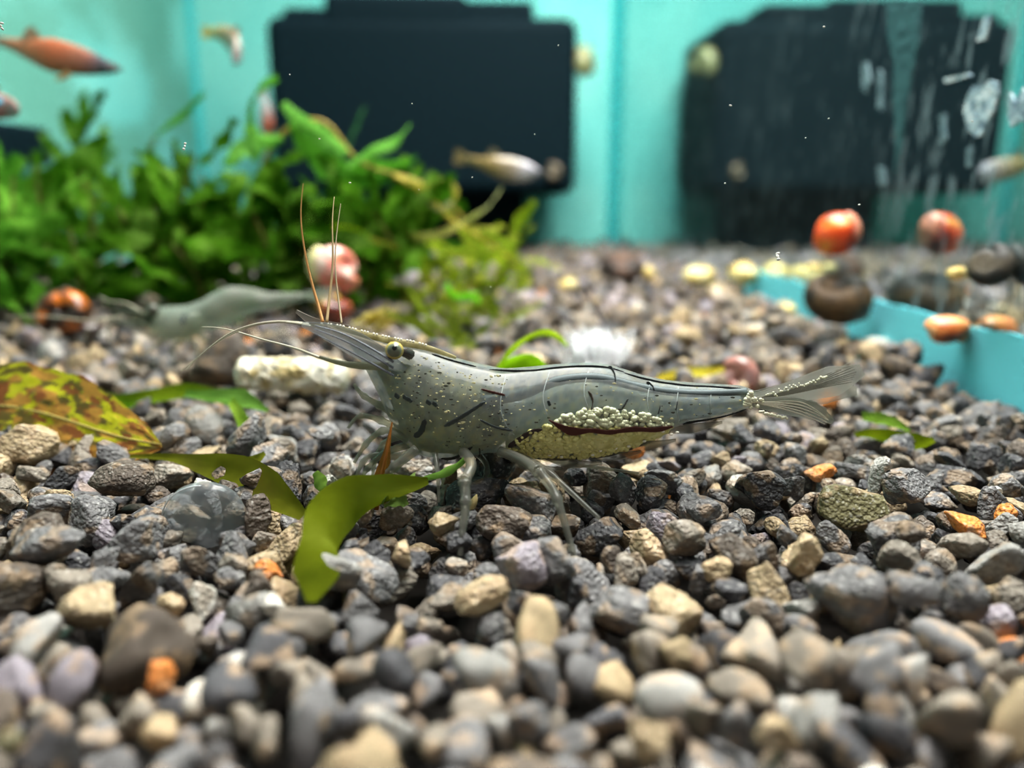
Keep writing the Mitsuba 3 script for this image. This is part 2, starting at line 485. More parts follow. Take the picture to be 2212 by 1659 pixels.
for (u, v, w, h, hue, br, tilt, lab) in special:
    Y = (ground(90) + 0.6 - CAM_H) / slope(v) * (0.88 if lab.startswith('large dark brown') else 1.0)
    p = pt(u, v, Y)
    s = mm_per_px(Y)
    a, c = w * s / 2 * 1.08, h * s / 2 * 1.1
    b = (a + c) / 2
    for k in range(len(stones) - 1, -1, -1):
        q = stones[k]
        if abs(q[0] - p[0]) < a * 0.95 and abs(q[1] - Y) < b * 0.9 and q[2] > p[2] - c * 0.9:
            del stones[k]
        elif abs(q[0] - p[0]) < a * 0.9 and -3.2 < q[1] - Y < 0 and q[2] > p[2] - c * 0.4 and Y < 100:
            del stones[k]
    sp_rows.append([p[0], Y, max(p[2], c * 0.4), a, b, c, 0.0, 0.0, tilt, len(sp_rows) * 3 % NSH, hue, br, lab])


def stone_mesh(q, sub):
    v = protos[sub][int(q[9])] * [q[3], q[4], q[5]]
    v = v @ (rotm(0, 0, q[6]) @ rotm(q[7], q[8], 0)).T + q[:3]
    return v, np.array(ico[sub].faces)


stones = [q for q in stones if q[1] < 384 and q[2] > ground(q[1]) - 2.4]
size = lambda q: q[3] / (q[1] + 6)
order = sorted(range(len(stones)), key=lambda k: -size(stones[k]) * (1 if abs(stones[k][0]) < 0.66 * stones[k][1] + 2 and stones[k][1] > 29 and stones[k][2] > ground(stones[k][1]) - 0.9 else 0.01))
single = set(order[:300 - len(sp_rows)])
mass = {}
for q in sp_rows:
    v, f = stone_mesh(np.array(q[:12], float), 3)
    add(numbered('floor__stone'), (v, f), 'gravel_mat', uv=np.tile([(q[10] + 0.5) / 10, q[11]], (len(v), 1)), label=q[12])
vs, fs, us, at, far = [], [], [], 0, []
for k, q in enumerate(stones):
    sub = 3 if 44 < q[1] < 86 and q[2] > ground(q[1]) - 1.1 else 2 if q[1] < 150 else 1
    if k in single and sub < 3:
        sub = 2
    v, f = stone_mesh(np.array(q, float), sub)
    uv = np.tile([(q[10] + 0.5) / 10, q[11]], (len(v), 1))
    crisp = 42 < q[1] < 100
    if k in single:
        add(numbered('floor__stone'), (v, f), 'gravel_mat' if crisp else 'gravel_soft', uv=uv)
    elif not crisp:
        far.append((v, f, uv))
    else:
        vs.append(v); fs.append(f + at); us.append(uv); at += len(v)
add('floor__gravel', (np.vstack(vs), np.vstack(fs)), 'gravel_mat', uv=np.vstack(us), kind='stuff', label='small grey, brown and tan stones around the shrimp')
add('floor__loose_gravel', cat_(*[x[:2] for x in far]), 'gravel_soft', uv=np.vstack([x[2] for x in far]), kind='stuff', label='blurred stones at the very front and toward the back')


def top_at(x, y):
    return float(hf[int((x - GX0) / CELL), int((y - GY0) / CELL)])


# ------------------------------------------------------------------ black filter at the back, and a small block on the left wall
KBOX = 'matte'
fb = thing('filter_box', 'large black box filter against the cyan back wall behind the plants', 'filter')
Y1, Y2 = 311, 366
bx0, bx1 = pt(578, 200, Y1)[0], pt(1240, 200, Y1)[0]
bz0, bz1 = pt(900, 420, Y1)[2], pt(900, 34, Y1)[2]


def turned(m, about=(0, 340)):
    v, f = m
    a = math.atan2(-SY, 1) * 1.0
    ca, sa = math.cos(a), math.sin(a)
    v = np.array(v, float)
    x, y = v[:, 0] - about[0], v[:, 1] - about[1]
    v[:, 0], v[:, 1] = about[0] + ca * x - sa * y, about[1] + sa * x + ca * y
    return v, f


add(fb + '__body', turned(box(bx0, bx1, Y1, Y2, bz0, bz1, 5)), 'black_plastic', smooth=30)
lid = cat_(box(bx0 + 6, bx0 + 22, Y1 + 2, Y2 - 2, bz1 - 4, bz1 + 2.6, 2), box(bx0 + 21, bx1 - 40, Y1 + 1, Y2 - 2, bz1 - 4, bz1 + 7.5, 3), box(bx1 - 42, bx1 - 16, Y1 + 2, Y2 - 2, bz1 - 4, bz1 + 5.5, 2))
add(fb + '__lid', turned(lid), 'black_plastic', smooth=30, label='raised black lid with stepped top')
add(fb + '__stand', turned(box(pt(820, 470, 335)[0], pt(1133, 470, 335)[0], 335, 366, -4, bz0 + 2, 3)), 'black_plastic', smooth=30, label='narrower black foot under the box')
lp = pt(0, 300, 205)
cl = thing('wall_clip', 'small black block on the left wall at the picture edge', 'clip')
add(cl + '__body', box(LEFT_C[0] - 2, lp[0] + 1.5, 203, 226, pt(0, 352, 205)[2], pt(0, 262, 205)[2], 2), 'black_plastic', smooth=30)

# flakes of lime on the side glass
def flake(pix, Y0, name, lab, cols=((92, 112, 128), (150, 172, 182), (186, 196, 200))):
    c = np.mean(pix, 0)
    out = []
    for u, v in pix:
        yc = (829.5 - v) / FOC
        k = (u - 1106) / FOC / (cp + yc * sp)
        Yw = SX / (k - SY)
        out.append([Yw, CAM_H + slope(v) * Yw])
    from shapely.geometry import Polygon
    pg = Polygon(out).buffer(0)
    m = trimesh.creation.extrude_polygon(pg, 0.22, engine='earcut')
    m = m.subdivide_to_size(0.6)
    v = np.array(m.vertices)
    w = np.c_[[side_x(y) for y in v[:, 0]], v[:, 0], v[:, 1]]
    w[:, 0] -= v[:, 2] * (0.5 + meshkit.fbm(w * 0.9, 3)) + 0.02
    f = np.array(m.faces)[:, ::-1]
    add(numbered('wall_right__' + name), (w, f), 'matte', mottled(w, cols, 0.8, 3), smooth=False, label=lab)


flake([(2104, 186), (2130, 185), (2140, 173), (2158, 178), (2158, 205), (2150, 240), (2135, 265), (2124, 292), (2110, 297), (2094, 280), (2084, 240), (2092, 210)], 0, 'lime_flake', 'pale flake of lime with a pointed lower end')
flake([(2186, 200), (2196, 222), (2212, 190), (2230, 210), (2225, 260), (2205, 262), (2188, 275), (2180, 250)], 0, 'lime_flake', 'pale flake of lime cut by the right edge')
flake([(2128, 36), (2146, 32), (2132, 85), (2112, 90)], 0, 'lime_flake', 'small slanting lime flake near the top')
flake([(2042, 170), (2096, 158), (2100, 164), (2046, 179)], 0, 'lime_flake', 'thin level lime streak')
DRIP = [(70, 92, 100), (104, 126, 134)]
for pix in ([(1864, 138), (1876, 134), (1882, 176), (1874, 202), (1864, 190)], [(1900, 150), (1908, 156), (1907, 240), (1898, 232)], [(1898, 360), (1912, 362), (1914, 398), (1902, 402)], [(2030, 250), (2042, 244), (2046, 300), (2036, 316)], [(2090, 320), (2104, 316), (2100, 360), (2090, 362)]):
    flake(pix, 0, 'drip', None, DRIP)
flake([(1916, 0), (1992, 0), (1986, 90), (1970, 170), (1957, 250), (1946, 330), (1934, 385), (1938, 300), (1932, 210), (1934, 130), (1922, 90)], 0, 'smear', 'long teal smear running down the glass', [(34, 66, 72), (48, 86, 90)])

# ------------------------------------------------------------------ shrimps
C_LIMB = lin((218, 218, 208))


class Shrimp:
    """Everything of one shrimp is placed through pixel outlines of its side view in the plane at distance Y; depths are real."""

    def __init__(self, key, Y, prof):
        self.key, self.Y = key, Y
        self.prof = np.array(prof, float)      # u, top v, bottom v, half width mm
        self.s = mm_per_px(Y)

    def P(self, u, v, dy=0.0):
        return pt(u, v, self.Y) + [0, dy, 0]

    def section(self, u):
        q = self.prof
        return [np.interp(u, q[:, 0], q[:, k]) for k in (1, 2, 3)]

    def surf(self, u, v, lift=0.0):
        """The point of the near flank at pixel u, v."""
        t, b, w = self.section(u)
        m, h = (t + b) / 2, max((b - t) / 2, 1e-3)
        c = math.sqrt(max(0.02, 1 - min(0.98, abs((v - m) / h)) ** 2))
        return self.P(u, v, -(w * c + lift))

    def loft(self, prof=None, n=120, sides=48, dy=0.0, scale=1.0):
        from scipy.interpolate import PchipInterpolator
        q = self.prof if prof is None else np.array(prof, float)
        u = np.linspace(q[0, 0], q[-1, 0], n)
        t, b, w = [PchipInterpolator(q[:, 0], q[:, k])(u) for k in (1, 2, 3)]
        ang = np.arange(sides) * 2 * np.pi / sides
        V = []
        for k in range(n):
            a, c = self.P(u[k], t[k]), self.P(u[k], b[k])
            mid, hz = (a + c) / 2, (a - c) / 2
            V.append(mid + np.cos(ang)[:, None] * hz + np.c_[ang * 0, np.sin(ang) * w[k] * scale + dy, ang * 0])
        V = np.array(V)
        i, j = np.meshgrid(np.arange(n - 1), np.arange(sides), indexing='ij')
        f = np.stack([i * sides + j, (i + 1) * sides + j, (i + 1) * sides + (j + 1) % sides, i * sides + (j + 1) % sides], -1).reshape(-1, 4)
        f = np.vstack([f[:, [0, 1, 2]], f[:, [0, 2, 3]]])
        v = np.vstack([V.reshape(-1, 3), V[0].mean(0), V[-1].mean(0)])
        j = np.arange(sides)
        N = n * sides
        f = np.vstack([f, np.stack([j, (j + 1) % sides, j * 0 + N], 1), np.stack([N - sides + (j + 1) % sides, N - sides + j, j * 0 + N + 1], 1)])
        return v, f

    def limb(self, name, pts, r0, r1, dy0, dy1, mat='limb_clear', col=C_LIMB, n=26, sides=8, label=None, joints=()):
        """A jointed leg or a feeler through pixel points; its depth goes from dy0 to dy1 (mm from the middle plane, minus = towards the viewer)."""
        d = np.linspace(dy0, dy1, len(pts)) if np.isscalar(dy0) else dy0
        p3 = [self.P(u, v, 0) for (u, v) in pts]
        p3 = [pt(u, v, self.Y + k) for (u, v), k in zip(pts, d)]
        c = smooth_curve(p3, n)
        r = np.linspace(r0, r1, n)
        for j in joints:
            r += 0.3 * r0 * np.exp(-((np.linspace(0, 1, n) - j) / 0.04) ** 2)
        return add(numbered(f'{self.key}__{name}'), tube(c, r, sides), mat, col, label=label)

    def blade(self, name, pts, width_px, dy0, dy1, col, mat='limb_clear', side=(0.25, -0.35, 0.9), label=None, cup=0.12):
        d = np.linspace(dy0, dy1, len(pts))
        p3 = [pt(u, v, self.Y + k) for (u, v), k in zip(pts, d)]
        w = [x * self.s for x in width_px]
        return add(numbered(f'{self.key}__{name}'), ribbon(p3, w, side, n=30, m=9, cup=cup, thick=0.09), mat, col, label=label)

    def stripe(self, pts, w0, w1, col, label=None, name='stripe', bulge=(), lift=0.16):
        """A band of dark pigment lying on the flank."""
        n = max(8, 5 * len(pts))
        q = smooth_curve(np.c_[np.array(pts, float), np.zeros(len(pts))], n)
        c = np.array([self.surf(u, v, lift) for u, v, _ in q])
        w = np.linspace(w0, w1, n) * self.s * 0.8
        k = np.linspace(0, 1, n)
        w = w * (0.75 + 0.5 * meshkit.fbm(np.c_[k * 9 + pts[0][0], k * 0, k * 0], 3)) * np.clip(np.minimum(k, 1 - k) * 8 + 0.25, 0, 1)
        for (a, g) in bulge:
            w = w * (1 + g * np.exp(-((k - a) / 0.07) ** 2))
        v, f = ribbon(c, w, (0.1, -0.2, 1), n=n, m=5, cup=0.0, thick=0.05)
        return add(numbered(f'{self.key}__{name}'), (v, f), 'matte', col, label=label)


key = thing('shrimp', 'clear grey shrimp carrying yellow green eggs, walking on the gravel in front', 'shrimp')
prof = [(742, 714, 722, 0.25), (760, 719, 748, 0.7), (790, 728, 792, 1.4), (820, 735, 850, 2.0), (850, 742, 915, 2.5), (890, 748, 966, 3.0), (930, 757, 984, 3.4),
        (970, 770, 985, 3.6), (1010, 781, 982, 3.6), (1050, 790, 975, 3.5), (1090, 797, 972, 3.45), (1140, 794, 980, 3.4), (1200, 788, 985, 3.3), (1260, 785, 984, 3.2),
        (1310, 788, 978, 3.0), (1345, 797, 968, 2.8), (1400, 814, 948, 2.5), (1440, 822, 928, 2.2), (1480, 826, 909, 2.0), (1520, 829, 903, 1.8), (1560, 831, 896, 1.55), (1600, 834, 884, 1.25), (1632, 845, 872, 0.7)]
S = Shrimp(key, 62.0, prof)
v, f = S.loft(n=220, sides=72)
fine = meshkit.fbm(v * 1.4, 4, 5)
co = mottled(v, [(190, 197, 199), (213, 218, 218), (226, 226, 214)], 2.4, 2, 3.2)
v = v + (v - v.mean(0)) * 0 + np.c_[fine * 0, -(fine - 0.5) * 0.10, fine * 0]
add(key + '__body', (v, f), 'shell_clear', co, label='glassy grey shell of head and abdomen')
# flesh seen through the shell
mus = [(1040, 868, 880, 0.3), (1075, 862, 915, 1.6), (1130, 855, 925, 2.3), (1190, 838, 912, 2.5), (1250, 825, 900, 2.5), (1310, 828, 905, 2.4), (1360, 838, 908, 2.15), (1420, 850, 905, 1.8), (1480, 856, 900, 1.55), (1540, 858, 894, 1.25), (1590, 857, 880, 0.9), (1618, 860, 868, 0.2)]
v, f = S.loft(mus, n=120, sides=40)
add(key + '__muscle', (v, f), 'flesh_clear', mottled(v, [(222, 227, 230), (234, 237, 238)], 1.4, 8), label='milky tail muscle inside the shell')
org = [(815, 790, 800, 0.2), (845, 775, 860, 1.2), (880, 790, 940, 2.2), (930, 800, 972, 2.7), (985, 812, 974, 2.9), (1040, 830, 968, 2.6), (1085, 860, 955, 1.6), (1105, 890, 930, 0.3)]
v, f = S.loft(org, n=90, sides=40)
add(key + '__organs', (v, f), 'flesh_clear', mottled(v, [(96, 92, 68), (186, 182, 142), (214, 214, 190), (176, 180, 164), (206, 198, 146)], 1.0, 4, 4.2), label='yellowish organs inside the head shell')
gut = [(1040, 868), (1090, 860), (1140, 848), (1190, 828), (1240, 818), (1300, 818), (1360, 832), (1430, 845), (1500, 850), (1560, 849), (1612, 846)]
S.limb('gut', gut, 0.46, 0.28, -2.1, -1.0, 'matte', lin((78, 88, 90)), n=50, label='dark gut line through the tail')
# eggs: a packed cluster under the tail, nobody could count them
from shapely.geometry import Polygon, Point
egg_area = Polygon([(1088, 962), (1110, 930), (1150, 902), (1190, 890), (1215, 872), (1262, 862), (1310, 860), (1345, 872), (1378, 874), (1420, 890), (1446, 905), (1440, 926), (1400, 948), (1330, 968), (1250, 978), (1160, 980), (1100, 974)])
er = np.random.default_rng(5)
v, f = S.loft([(1092, 948, 968, 0.3), (1120, 924, 974, 1.6), (1160, 902, 978, 2.6), (1210, 880, 977, 3.05), (1270, 868, 974, 3.0), (1330, 868, 966, 2.8), (1390, 882, 947, 2.4), (1430, 896, 930, 1.8), (1446, 908, 920, 0.3)], n=70, sides=36)
add(key + '__egg_mass', (v, f), 'matte', mottled(v, [(182, 178, 104), (216, 212, 150)], 1.6, 4), label='yellow green mass that the eggs are packed into')
ev, ef, ec, at = [], [], [], 0
unit = trimesh.creation.icosphere(subdivisions=1)
while len(ev) < 1500:
    u, vv_ = er.uniform(1088, 1446), er.uniform(858, 980)
    if not egg_area.contains(Point(u, vv_)):
        continue
    p = S.surf(u, vv_, er.uniform(-0.3, 0.08))
    r_ = er.uniform(0.16, 0.27)
    ev.append(np.array(unit.vertices) * [r_, r_, r_ * er.uniform(0.8, 1.1)] + p)
    ef.append(np.array(unit.faces) + at); at += len(unit.vertices)
    upper = vv_ < 893 + (u - 1182) * 0.05
    base = np.array((206, 210, 172) if upper else (206, 200, 126)) + er.normal(0, 9)
    ec.append(np.tile(lin(np.clip(base, 0, 255)), (len(unit.vertices), 1)))
add(key + '__egg_cluster', (np.vstack(ev), np.vstack(ef)), 'wet', np.vstack(ec), kind='stuff', label='yellow green eggs under the tail')
DARK, RED, SLATE = lin((34, 36, 38)), lin((66, 24, 18)), lin((54, 62, 64))
S.stripe([(968, 893), (1000, 875), (1030, 857), (1052, 844)], 6, 4, SLATE, 'dark slanting stripe on the head shell')
S.stripe([(1040, 879), (1060, 890), (1085, 899), (1108, 903)], 3.5, 3, SLATE)
S.stripe([(1098, 943), (1120, 925), (1145, 907), (1168, 901)], 7, 6, lin((46, 34, 32)), 'dark brown stripe at the front of the eggs')
S.stripe([(1181, 879), (1205, 894), (1230, 904), (1270, 903), (1300, 908), (1350, 904), (1400, 908), (1442, 905)], 6, 7, RED, 'long red brown stripe across the eggs', bulge=((0.2, 1.1),), lift=0.42)
S.stripe([(1042, 822), (1065, 828), (1092, 834)], 3, 3, RED)
S.stripe([(1264, 827), (1272, 844), (1269, 862)], 4, 3, lin((58, 44, 34)))
S.stripe([(1312, 787), (1322, 798), (1323, 812)], 6, 3, DARK)
S.stripe([(1347, 843), (1338, 856), (1332, 864)], 3, 3, DARK)
S.stripe([(1391, 818), (1402, 825), (1405, 832)], 4, 3, DARK)
S.stripe([(1415, 858), (1412, 868), (1409, 876)], 3, 2, DARK)
S.stripe([(1452, 852), (1450, 862), (1447, 870)], 2, 2, DARK)
S.stripe([(1180, 844), (1182, 849), (1184, 854)], 5, 5, DARK)
S.stripe([(903, 921), (915, 912), (922, 900), (928, 880)], 8, 6, lin((44, 50, 52)), 'dark blotch behind the mouthparts')
for a, b in ((886, 838), (868, 836), (895, 842), (935, 845), (948, 848)):
    S.stripe([(a - 5, b - 2), (a, b), (a + 5, b + 5)], 6, 6, SLATE)
S.stripe([(955, 984), (985, 973), (1005, 958), (1025, 940)], 5, 4, DARK, 'broken black stripe over the leg bases')
S.stripe([(1035, 980), (1039, 962), (1038, 946)], 4, 4, DARK)
S.stripe([(1080, 972), (1150, 981), (1230, 981), (1330, 970), (1395, 949)], 4, 3, lin((48, 50, 40)))
S.stripe([(1468, 907), (1520, 901), (1560, 895), (1606, 879)], 4, 3, DARK)
S.stripe([(1058, 793), (1140, 796), (1200, 790), (1260, 787), (1310, 790), (1345, 799)], 3, 3, DARK, 'thin dark line along the back')
S.stripe([(1345, 800), (1400, 816), (1480, 828), (1560, 833), (1612, 838)], 3, 3, DARK)
S.stripe([(935, 760), (975, 773), (1030, 787)], 2.5, 2, DARK)
SEAM = lin((142, 150, 148))
for pts in ([(1093, 803), (1083, 840), (1090, 885), (1112, 915)], [(1186, 796), (1170, 840), (1178, 872)], [(1268, 794), (1255, 826), (1262, 858)], [(1400, 818), (1388, 850), (1396, 885)], [(1460, 829), (1450, 860), (1458, 900)], [(1530, 834), (1522, 860), (1528, 896)]):
    S.stripe(pts, 1.5, 1.1, SEAM, name='segment_seam', lift=0.03)
for u, vv_ in ((1078, 984), (1112, 966), (1170, 976), (1187, 983), (1213, 987), (1280, 983), (1297, 974), (1305, 966), (1358, 964), (1392, 953), (1432, 932), (1450, 938), (1463, 934), (1330, 968)):
    add(numbered(key + '__speck'), ell(pt(u, vv_, 62 - 2.2), (0.15, 0.12, 0.11), 1), 'wet', lin((245, 242, 225)))
fk, pk = [], []
for k in range(420):      # pigment freckles on the shell, denser over the head and along the back
    u = er.uniform(850, 1600) if k % 3 == 0 else er.uniform(850, 1100)
    t_, b_, _w = S.section(u)
    vv_ = t_ + (b_ - t_) * (er.beta(1.1, 1.8) * 0.9 + 0.04)
    r_ = 0.03 + 0.06 * er.random() ** 2
    (fk if k % 2 else pk).append(ell(S.surf(u, vv_, 0.02), (r_ * er.uniform(1, 2.2), 0.03, r_), 1))
add(key + '__freckles', cat_(*fk), 'matte', lin((58, 60, 50)), kind='stuff', label='fine dark freckles on the shell')
add(key + '__pale_freckles', cat_(*pk), 'matte', lin((214, 208, 160)), kind='stuff', label='fine cream freckles on the shell')
# head
eye = add(key + '__eye', ell(pt(852, 757, 59.2), (0.70, 0.6, 0.68), 3), 'wet', lin((170, 150, 78)), label='near eye with a yellow rim')
add(eye + '__pupil', ell(pt(852, 757, 58.85), (0.54, 0.38, 0.52), 3), 'wet', lin((92, 96, 80)), label='grey centre of the eye')
add(eye + '__black_dot', ell(pt(852, 752, 58.55), (0.20, 0.14, 0.20), 2), 'wet', lin((22, 24, 24)), label='black dot in the eye')  # black dot of the eye itself
add(numbered(key + '__eye'), ell(pt(846, 745, 64.6), (0.6, 0.6, 0.6), 3), 'wet', lin((150, 140, 90)), label='far eye')
add(key + '__eye_stalk', tube3([pt(858, 758, 59.3), pt(872, 760, 59.6), pt(886, 766, 60.2)], 0.34, 0.42), 'wet', lin((52, 44, 40)), label='dark eye stalk')
ro = smooth_curve([pt(u, w, 62 - k) for u, w, k in ((985, 773, 0.2), (930, 757, 0.2), (880, 748, 0.2), (820, 735, 0.1), (760, 719, 0), (700, 705, 0), (662, 700, 0))], 50)
v, f = tube(ro, np.interp(np.linspace(0, 1, 50), [0, 0.3, 0.75, 1], [0.12, 0.5, 0.34, 0.05]), 10)
v[:, 1] = 62 + (v[:, 1] - 62) * 0.6
rost = add(key + '__rostrum', (v, f), 'flesh_clear', mottled(v, [(150, 140, 100), (222, 212, 172)], 1.6, 3), label='cream saw-edged spike over the eyes')
tv = []
for k in np.linspace(10, 44, 26).astype(int):
    tv.append(ell(ro[k] + [0, 0, np.interp(k / 50, [0, 0.3, 0.75, 1], [0.12, 0.45, 0.32, 0.05])], (0.11, 0.12, 0.13), 1))
add(rost + '__teeth', cat_(*tv), 'wet', lin((240, 232, 205)), label='row of pale teeth')
GREY = lin((126, 130, 132))
S.blade('antennal_scale', [(872, 806), (820, 775), (760, 742), (700, 715), (652, 701)], [14, 26, 30, 22, 5], -2.2, -3.2, lin((196, 202, 208)), 'limb_clear', label='near antenna blade with bluish streaks')
S.blade('antennal_scale', [(860, 780), (800, 750), (740, 722), (690, 704), (640, 672)], [12, 22, 26, 16, 4], 1.8, 3.0, lin((206, 194, 184)), 'limb_clear', label='far antenna blade')
for dv, w in ((0, 5), (16, 4), (-13, 3)):
    S.limb('scale_rib', [(850, 795 + dv), (790, 760 + dv * 1.1), (730, 730 + dv), (680, 711 + dv * 0.6)], 0.10, 0.04, -3.0, -3.7, 'matte', lin((112, 116, 126)), label='dark rib of the antenna blade')
S.limb('antennule', [(850, 762), (800, 742), (745, 722), (700, 702)], 0.38, 0.14, -1.0, -1.2, 'flesh_clear', lin((170, 156, 132)))
S.limb('antennule', [(840, 790), (790, 790), (740, 785), (690, 771)], 0.4, 0.12, -2.2, -2.6, 'flesh_clear', lin((160, 160, 140)))
AMB, PALE = lin((176, 150, 110)), lin((196, 190, 168))
S.limb('antenna', [(697, 695), (690, 668), (676, 620), (658, 540), (650, 460), (655, 396)], 0.14, 0.035, -1, 1.5, 'matte', lin((196, 140, 84)), 50, 6, 'upright amber feeler')
S.limb('antenna', [(706, 695), (712, 640), (719, 560), (718, 480), (722, 425)], 0.13, 0.04, 0, 4, 'matte', AMB, 50, 6)
S.limb('antenna', [(738, 698), (731, 645), (724, 570), (728, 500), (736, 440)], 0.09, 0.03, 0.5, 6, 'matte', lin((150, 132, 104)), 50, 6)
S.limb('antenna', [(668, 700), (600, 695), (545, 702), (490, 724), (435, 766), (392, 802)], 0.12, 0.04, -2, -1, 'matte', PALE, 60, 6, 'pale feeler arching forward')
S.limb('antenna', [(672, 703), (610, 696), (550, 703), (500, 722), (440, 762), (402, 800)], 0.09, 0.03, -2.5, 1, 'matte', PALE, 60, 6)
S.limb('antenna', [(690, 772), (630, 750), (570, 734), (510, 716), (470, 708), (436, 706)], 0.11, 0.03, -2.5, 3, 'matte', PALE, 60, 6)
# mouthparts and legs
for k, (a, b, c, d) in enumerate((((880, 950), (830, 930), (790, 960), (765, 1000)), ((870, 930), (815, 905), (775, 900), (752, 925)), ((885, 960), (840, 975), (800, 1005), (770, 1050)), ((860, 900), (810, 870), (780, 850), (765, 830)), ((875, 940), (835, 955), (812, 990), (805, 1030)))):
    S.limb('mouthpart', [a, b, c, d], 0.34, 0.12, -2.0 + 0.5 * k, -3.5 + 0.6 * k, 'limb_clear', lin((210, 212, 198)), joints=(0.4, 0.7))
S.limb('leg', [(1000, 975), (1018, 1003), (1003, 1040)], 0.42, 0.40, -3.2, -7.0, joints=(0.98,), label='near walking leg, upper half')
S.limb('leg_shank', [(1003, 1040), (1006, 1085), (1000, 1140), (994, 1200)], 0.40, 0.20, -7.0, -10.3, joints=(0.02, 0.3), label='near walking leg, straight lower half')
S.limb('leg', [(1080, 975), (1130, 995), (1162, 1018)], 0.42, 0.38, -3.0, -6.0, joints=(0.97,))
S.limb('leg_shank', [(1162, 1018), (1195, 1060), (1215, 1115), (1240, 1200)], 0.38, 0.2, -6.0, -9.8, joints=(0.02, 0.4))
S.limb('leg', [(1100, 975), (1170, 1010), (1230, 1060), (1295, 1120)], 0.34, 0.14, -2.0, -7.5, joints=(0.45,))
S.limb('leg', [(940, 980), (945, 1020), (948, 1085)], 0.22, 0.10, -3.0, -5.5, joints=(0.5,))
S.limb('leg', [(900, 970), (862, 1000), (812, 1040), (748, 1072)], 0.42, 0.14, -3.3, -5.5, joints=(0.35, 0.7), label='front leg reaching down to the green leaf')
S.limb('leg', [(905, 965), (860, 985), (800, 985), (762, 1062)], 0.34, 0.12, 0.5, -2.5, joints=(0.35, 0.7))
S.limb('leg', [(1030, 978), (1052, 1010), (1020, 1075)], 0.32, 0.12, 1.5, -1.5, joints=(0.5,))
S.limb('leg', [(1120, 978), (1290, 1010), (1380, 1022)], 0.26, 0.10, 1.0, 0.0)
# swimmerets under the eggs
for k, (a, b, c) in enumerate((((1090, 976), (1130, 1003), (1215, 1012)), ((1170, 982), (1230, 1000), (1300, 1000)), ((1260, 982), (1320, 985), (1385, 975)), ((1340, 968), (1400, 962), (1460, 950)), ((1430, 930), (1490, 925), (1560, 912)))):
    S.blade('swimmeret', [a, b, c], [7, 15, 3], -1.6 + 0.2 * k, -1.0, lin((190, 188, 178)), side=(0.1, -0.5, 0.8))
# tail fan
FAN = lin((192, 192, 184))
fan = S.blade('tail_fan', [(1612, 862), (1680, 850), (1760, 830), (1815, 815), (1862, 797)], [10, 22, 36, 42, 16], -1.0, -3.2, FAN, 'shell_clear', side=(0.3, -0.5, 0.85), label='near upper blade of the tail fan')
S.blade('tail_fan', [(1612, 868), (1670, 872), (1730, 880), (1770, 893), (1800, 912)], [9, 20, 27, 24, 6], -1.2, -3.0, FAN, 'shell_clear', side=(0.2, -0.6, 0.8), label='near lower blade of the tail fan')
S.blade('tail_fan', [(1612, 858), (1690, 848), (1770, 842), (1850, 845)], [9, 20, 34, 10], 0.6, 3.2, FAN, 'shell_clear', side=(0.2, 0.4, 0.85))
S.blade('tail_fan', [(1612, 866), (1680, 874), (1740, 880), (1785, 888)], [9, 18, 22, 6], 0.8, 2.6, FAN, 'shell_clear', side=(0.2, 0.4, 0.85))
S.blade('telson', [(1600, 856), (1660, 854), (1720, 862), (1765, 872)], [16, 13, 9, 2], -0.4, -0.4, lin((170, 172, 160)), 'limb_clear', side=(0.1, -0.5, 0.85), label='pointed middle plate of the tail')
for k in range(9):
    t_ = (k - 4) / 4
    S.limb('fan_rib', [(1622, 862), (1700, 848 - 4 * t_), (1780, 826 - 12 * t_ - abs(t_) * 2), (1850 - 10 * abs(t_), 800 + 3 - 22 * t_)], 0.07, 0.035, -1.3, -3.4, 'matte', lin((140, 138, 128)), 16, 5)
    if k % 2 == 0:
        S.limb('fan_rib', [(1620, 868), (1670, 873 + 5 * t_), (1730, 882 + 13 * t_), (1790 - 8 * abs(t_), 908 + 8 * t_)], 0.07, 0.035, -1.5, -3.2, 'matte', lin((190, 184, 166)), 16, 5)
bl = []
for k in range(34):
    t_ = k / 33
    bl.append(ell(pt(1655 + 130 * t_, 853 - 38 * t_ + er.normal(0, 2.6), 59.6 - 1.2 * t_), (0.05 + 0.07 * er.random(),) * 3, 1))
    if k % 2:
        bl.append(ell(pt(1640 + 60 * t_, 889 + 14 * t_ + er.normal(0, 1.2), 59.6), (0.10 + 0.05 * er.random(),) * 3, 1))
for k in range(30):
    bl.append(ell(pt(er.normal(1622, 11), er.normal(866, 9), 60.2), (0.13 + 0.1 * er.random(),) * 3, 1))
add(key + '__tail_speckles', cat_(*bl), 'wet', lin((212, 210, 180)), kind='stuff', label='cream speckles on the tail joint and fan edge')

# the second shrimp, out of focus behind the first one's feelers
key = thing('shrimp', 'blurred pale shrimp with long feelers in front of the plants at left', 'shrimp')
prof = [(300, 682, 690, 0.3), (325, 668, 712, 1.5), (355, 662, 735, 2.4), (395, 660, 738, 2.6), (430, 650, 722, 2.6), (465, 630, 712, 2.5), (500, 618, 700, 2.3), (540, 622, 678, 2.0), (590, 632, 668, 1.6), (640, 632, 654, 1.1), (668, 632, 645, 0.4)]
S2 = Shrimp(key, 112.0, prof)
v, f = S2.loft(n=90, sides=36)
add(key + '__body', (v, f), 'glassy', mottled(v, [(214, 222, 208), (244, 246, 238)], 0.5, 6), label='pale grey green see-through body')
v, f = S2.loft([(335, 676, 690, 0.3), (360, 670, 728, 1.8), (395, 668, 730, 2.0), (425, 672, 712, 1.6), (445, 685, 700, 0.3)], n=40, sides=24)
add(key + '__organs', (v, f), 'flesh_clear', mottled(v, [(190, 192, 180), (250, 250, 244)], 0.7, 2), label='whitish mass inside the head')
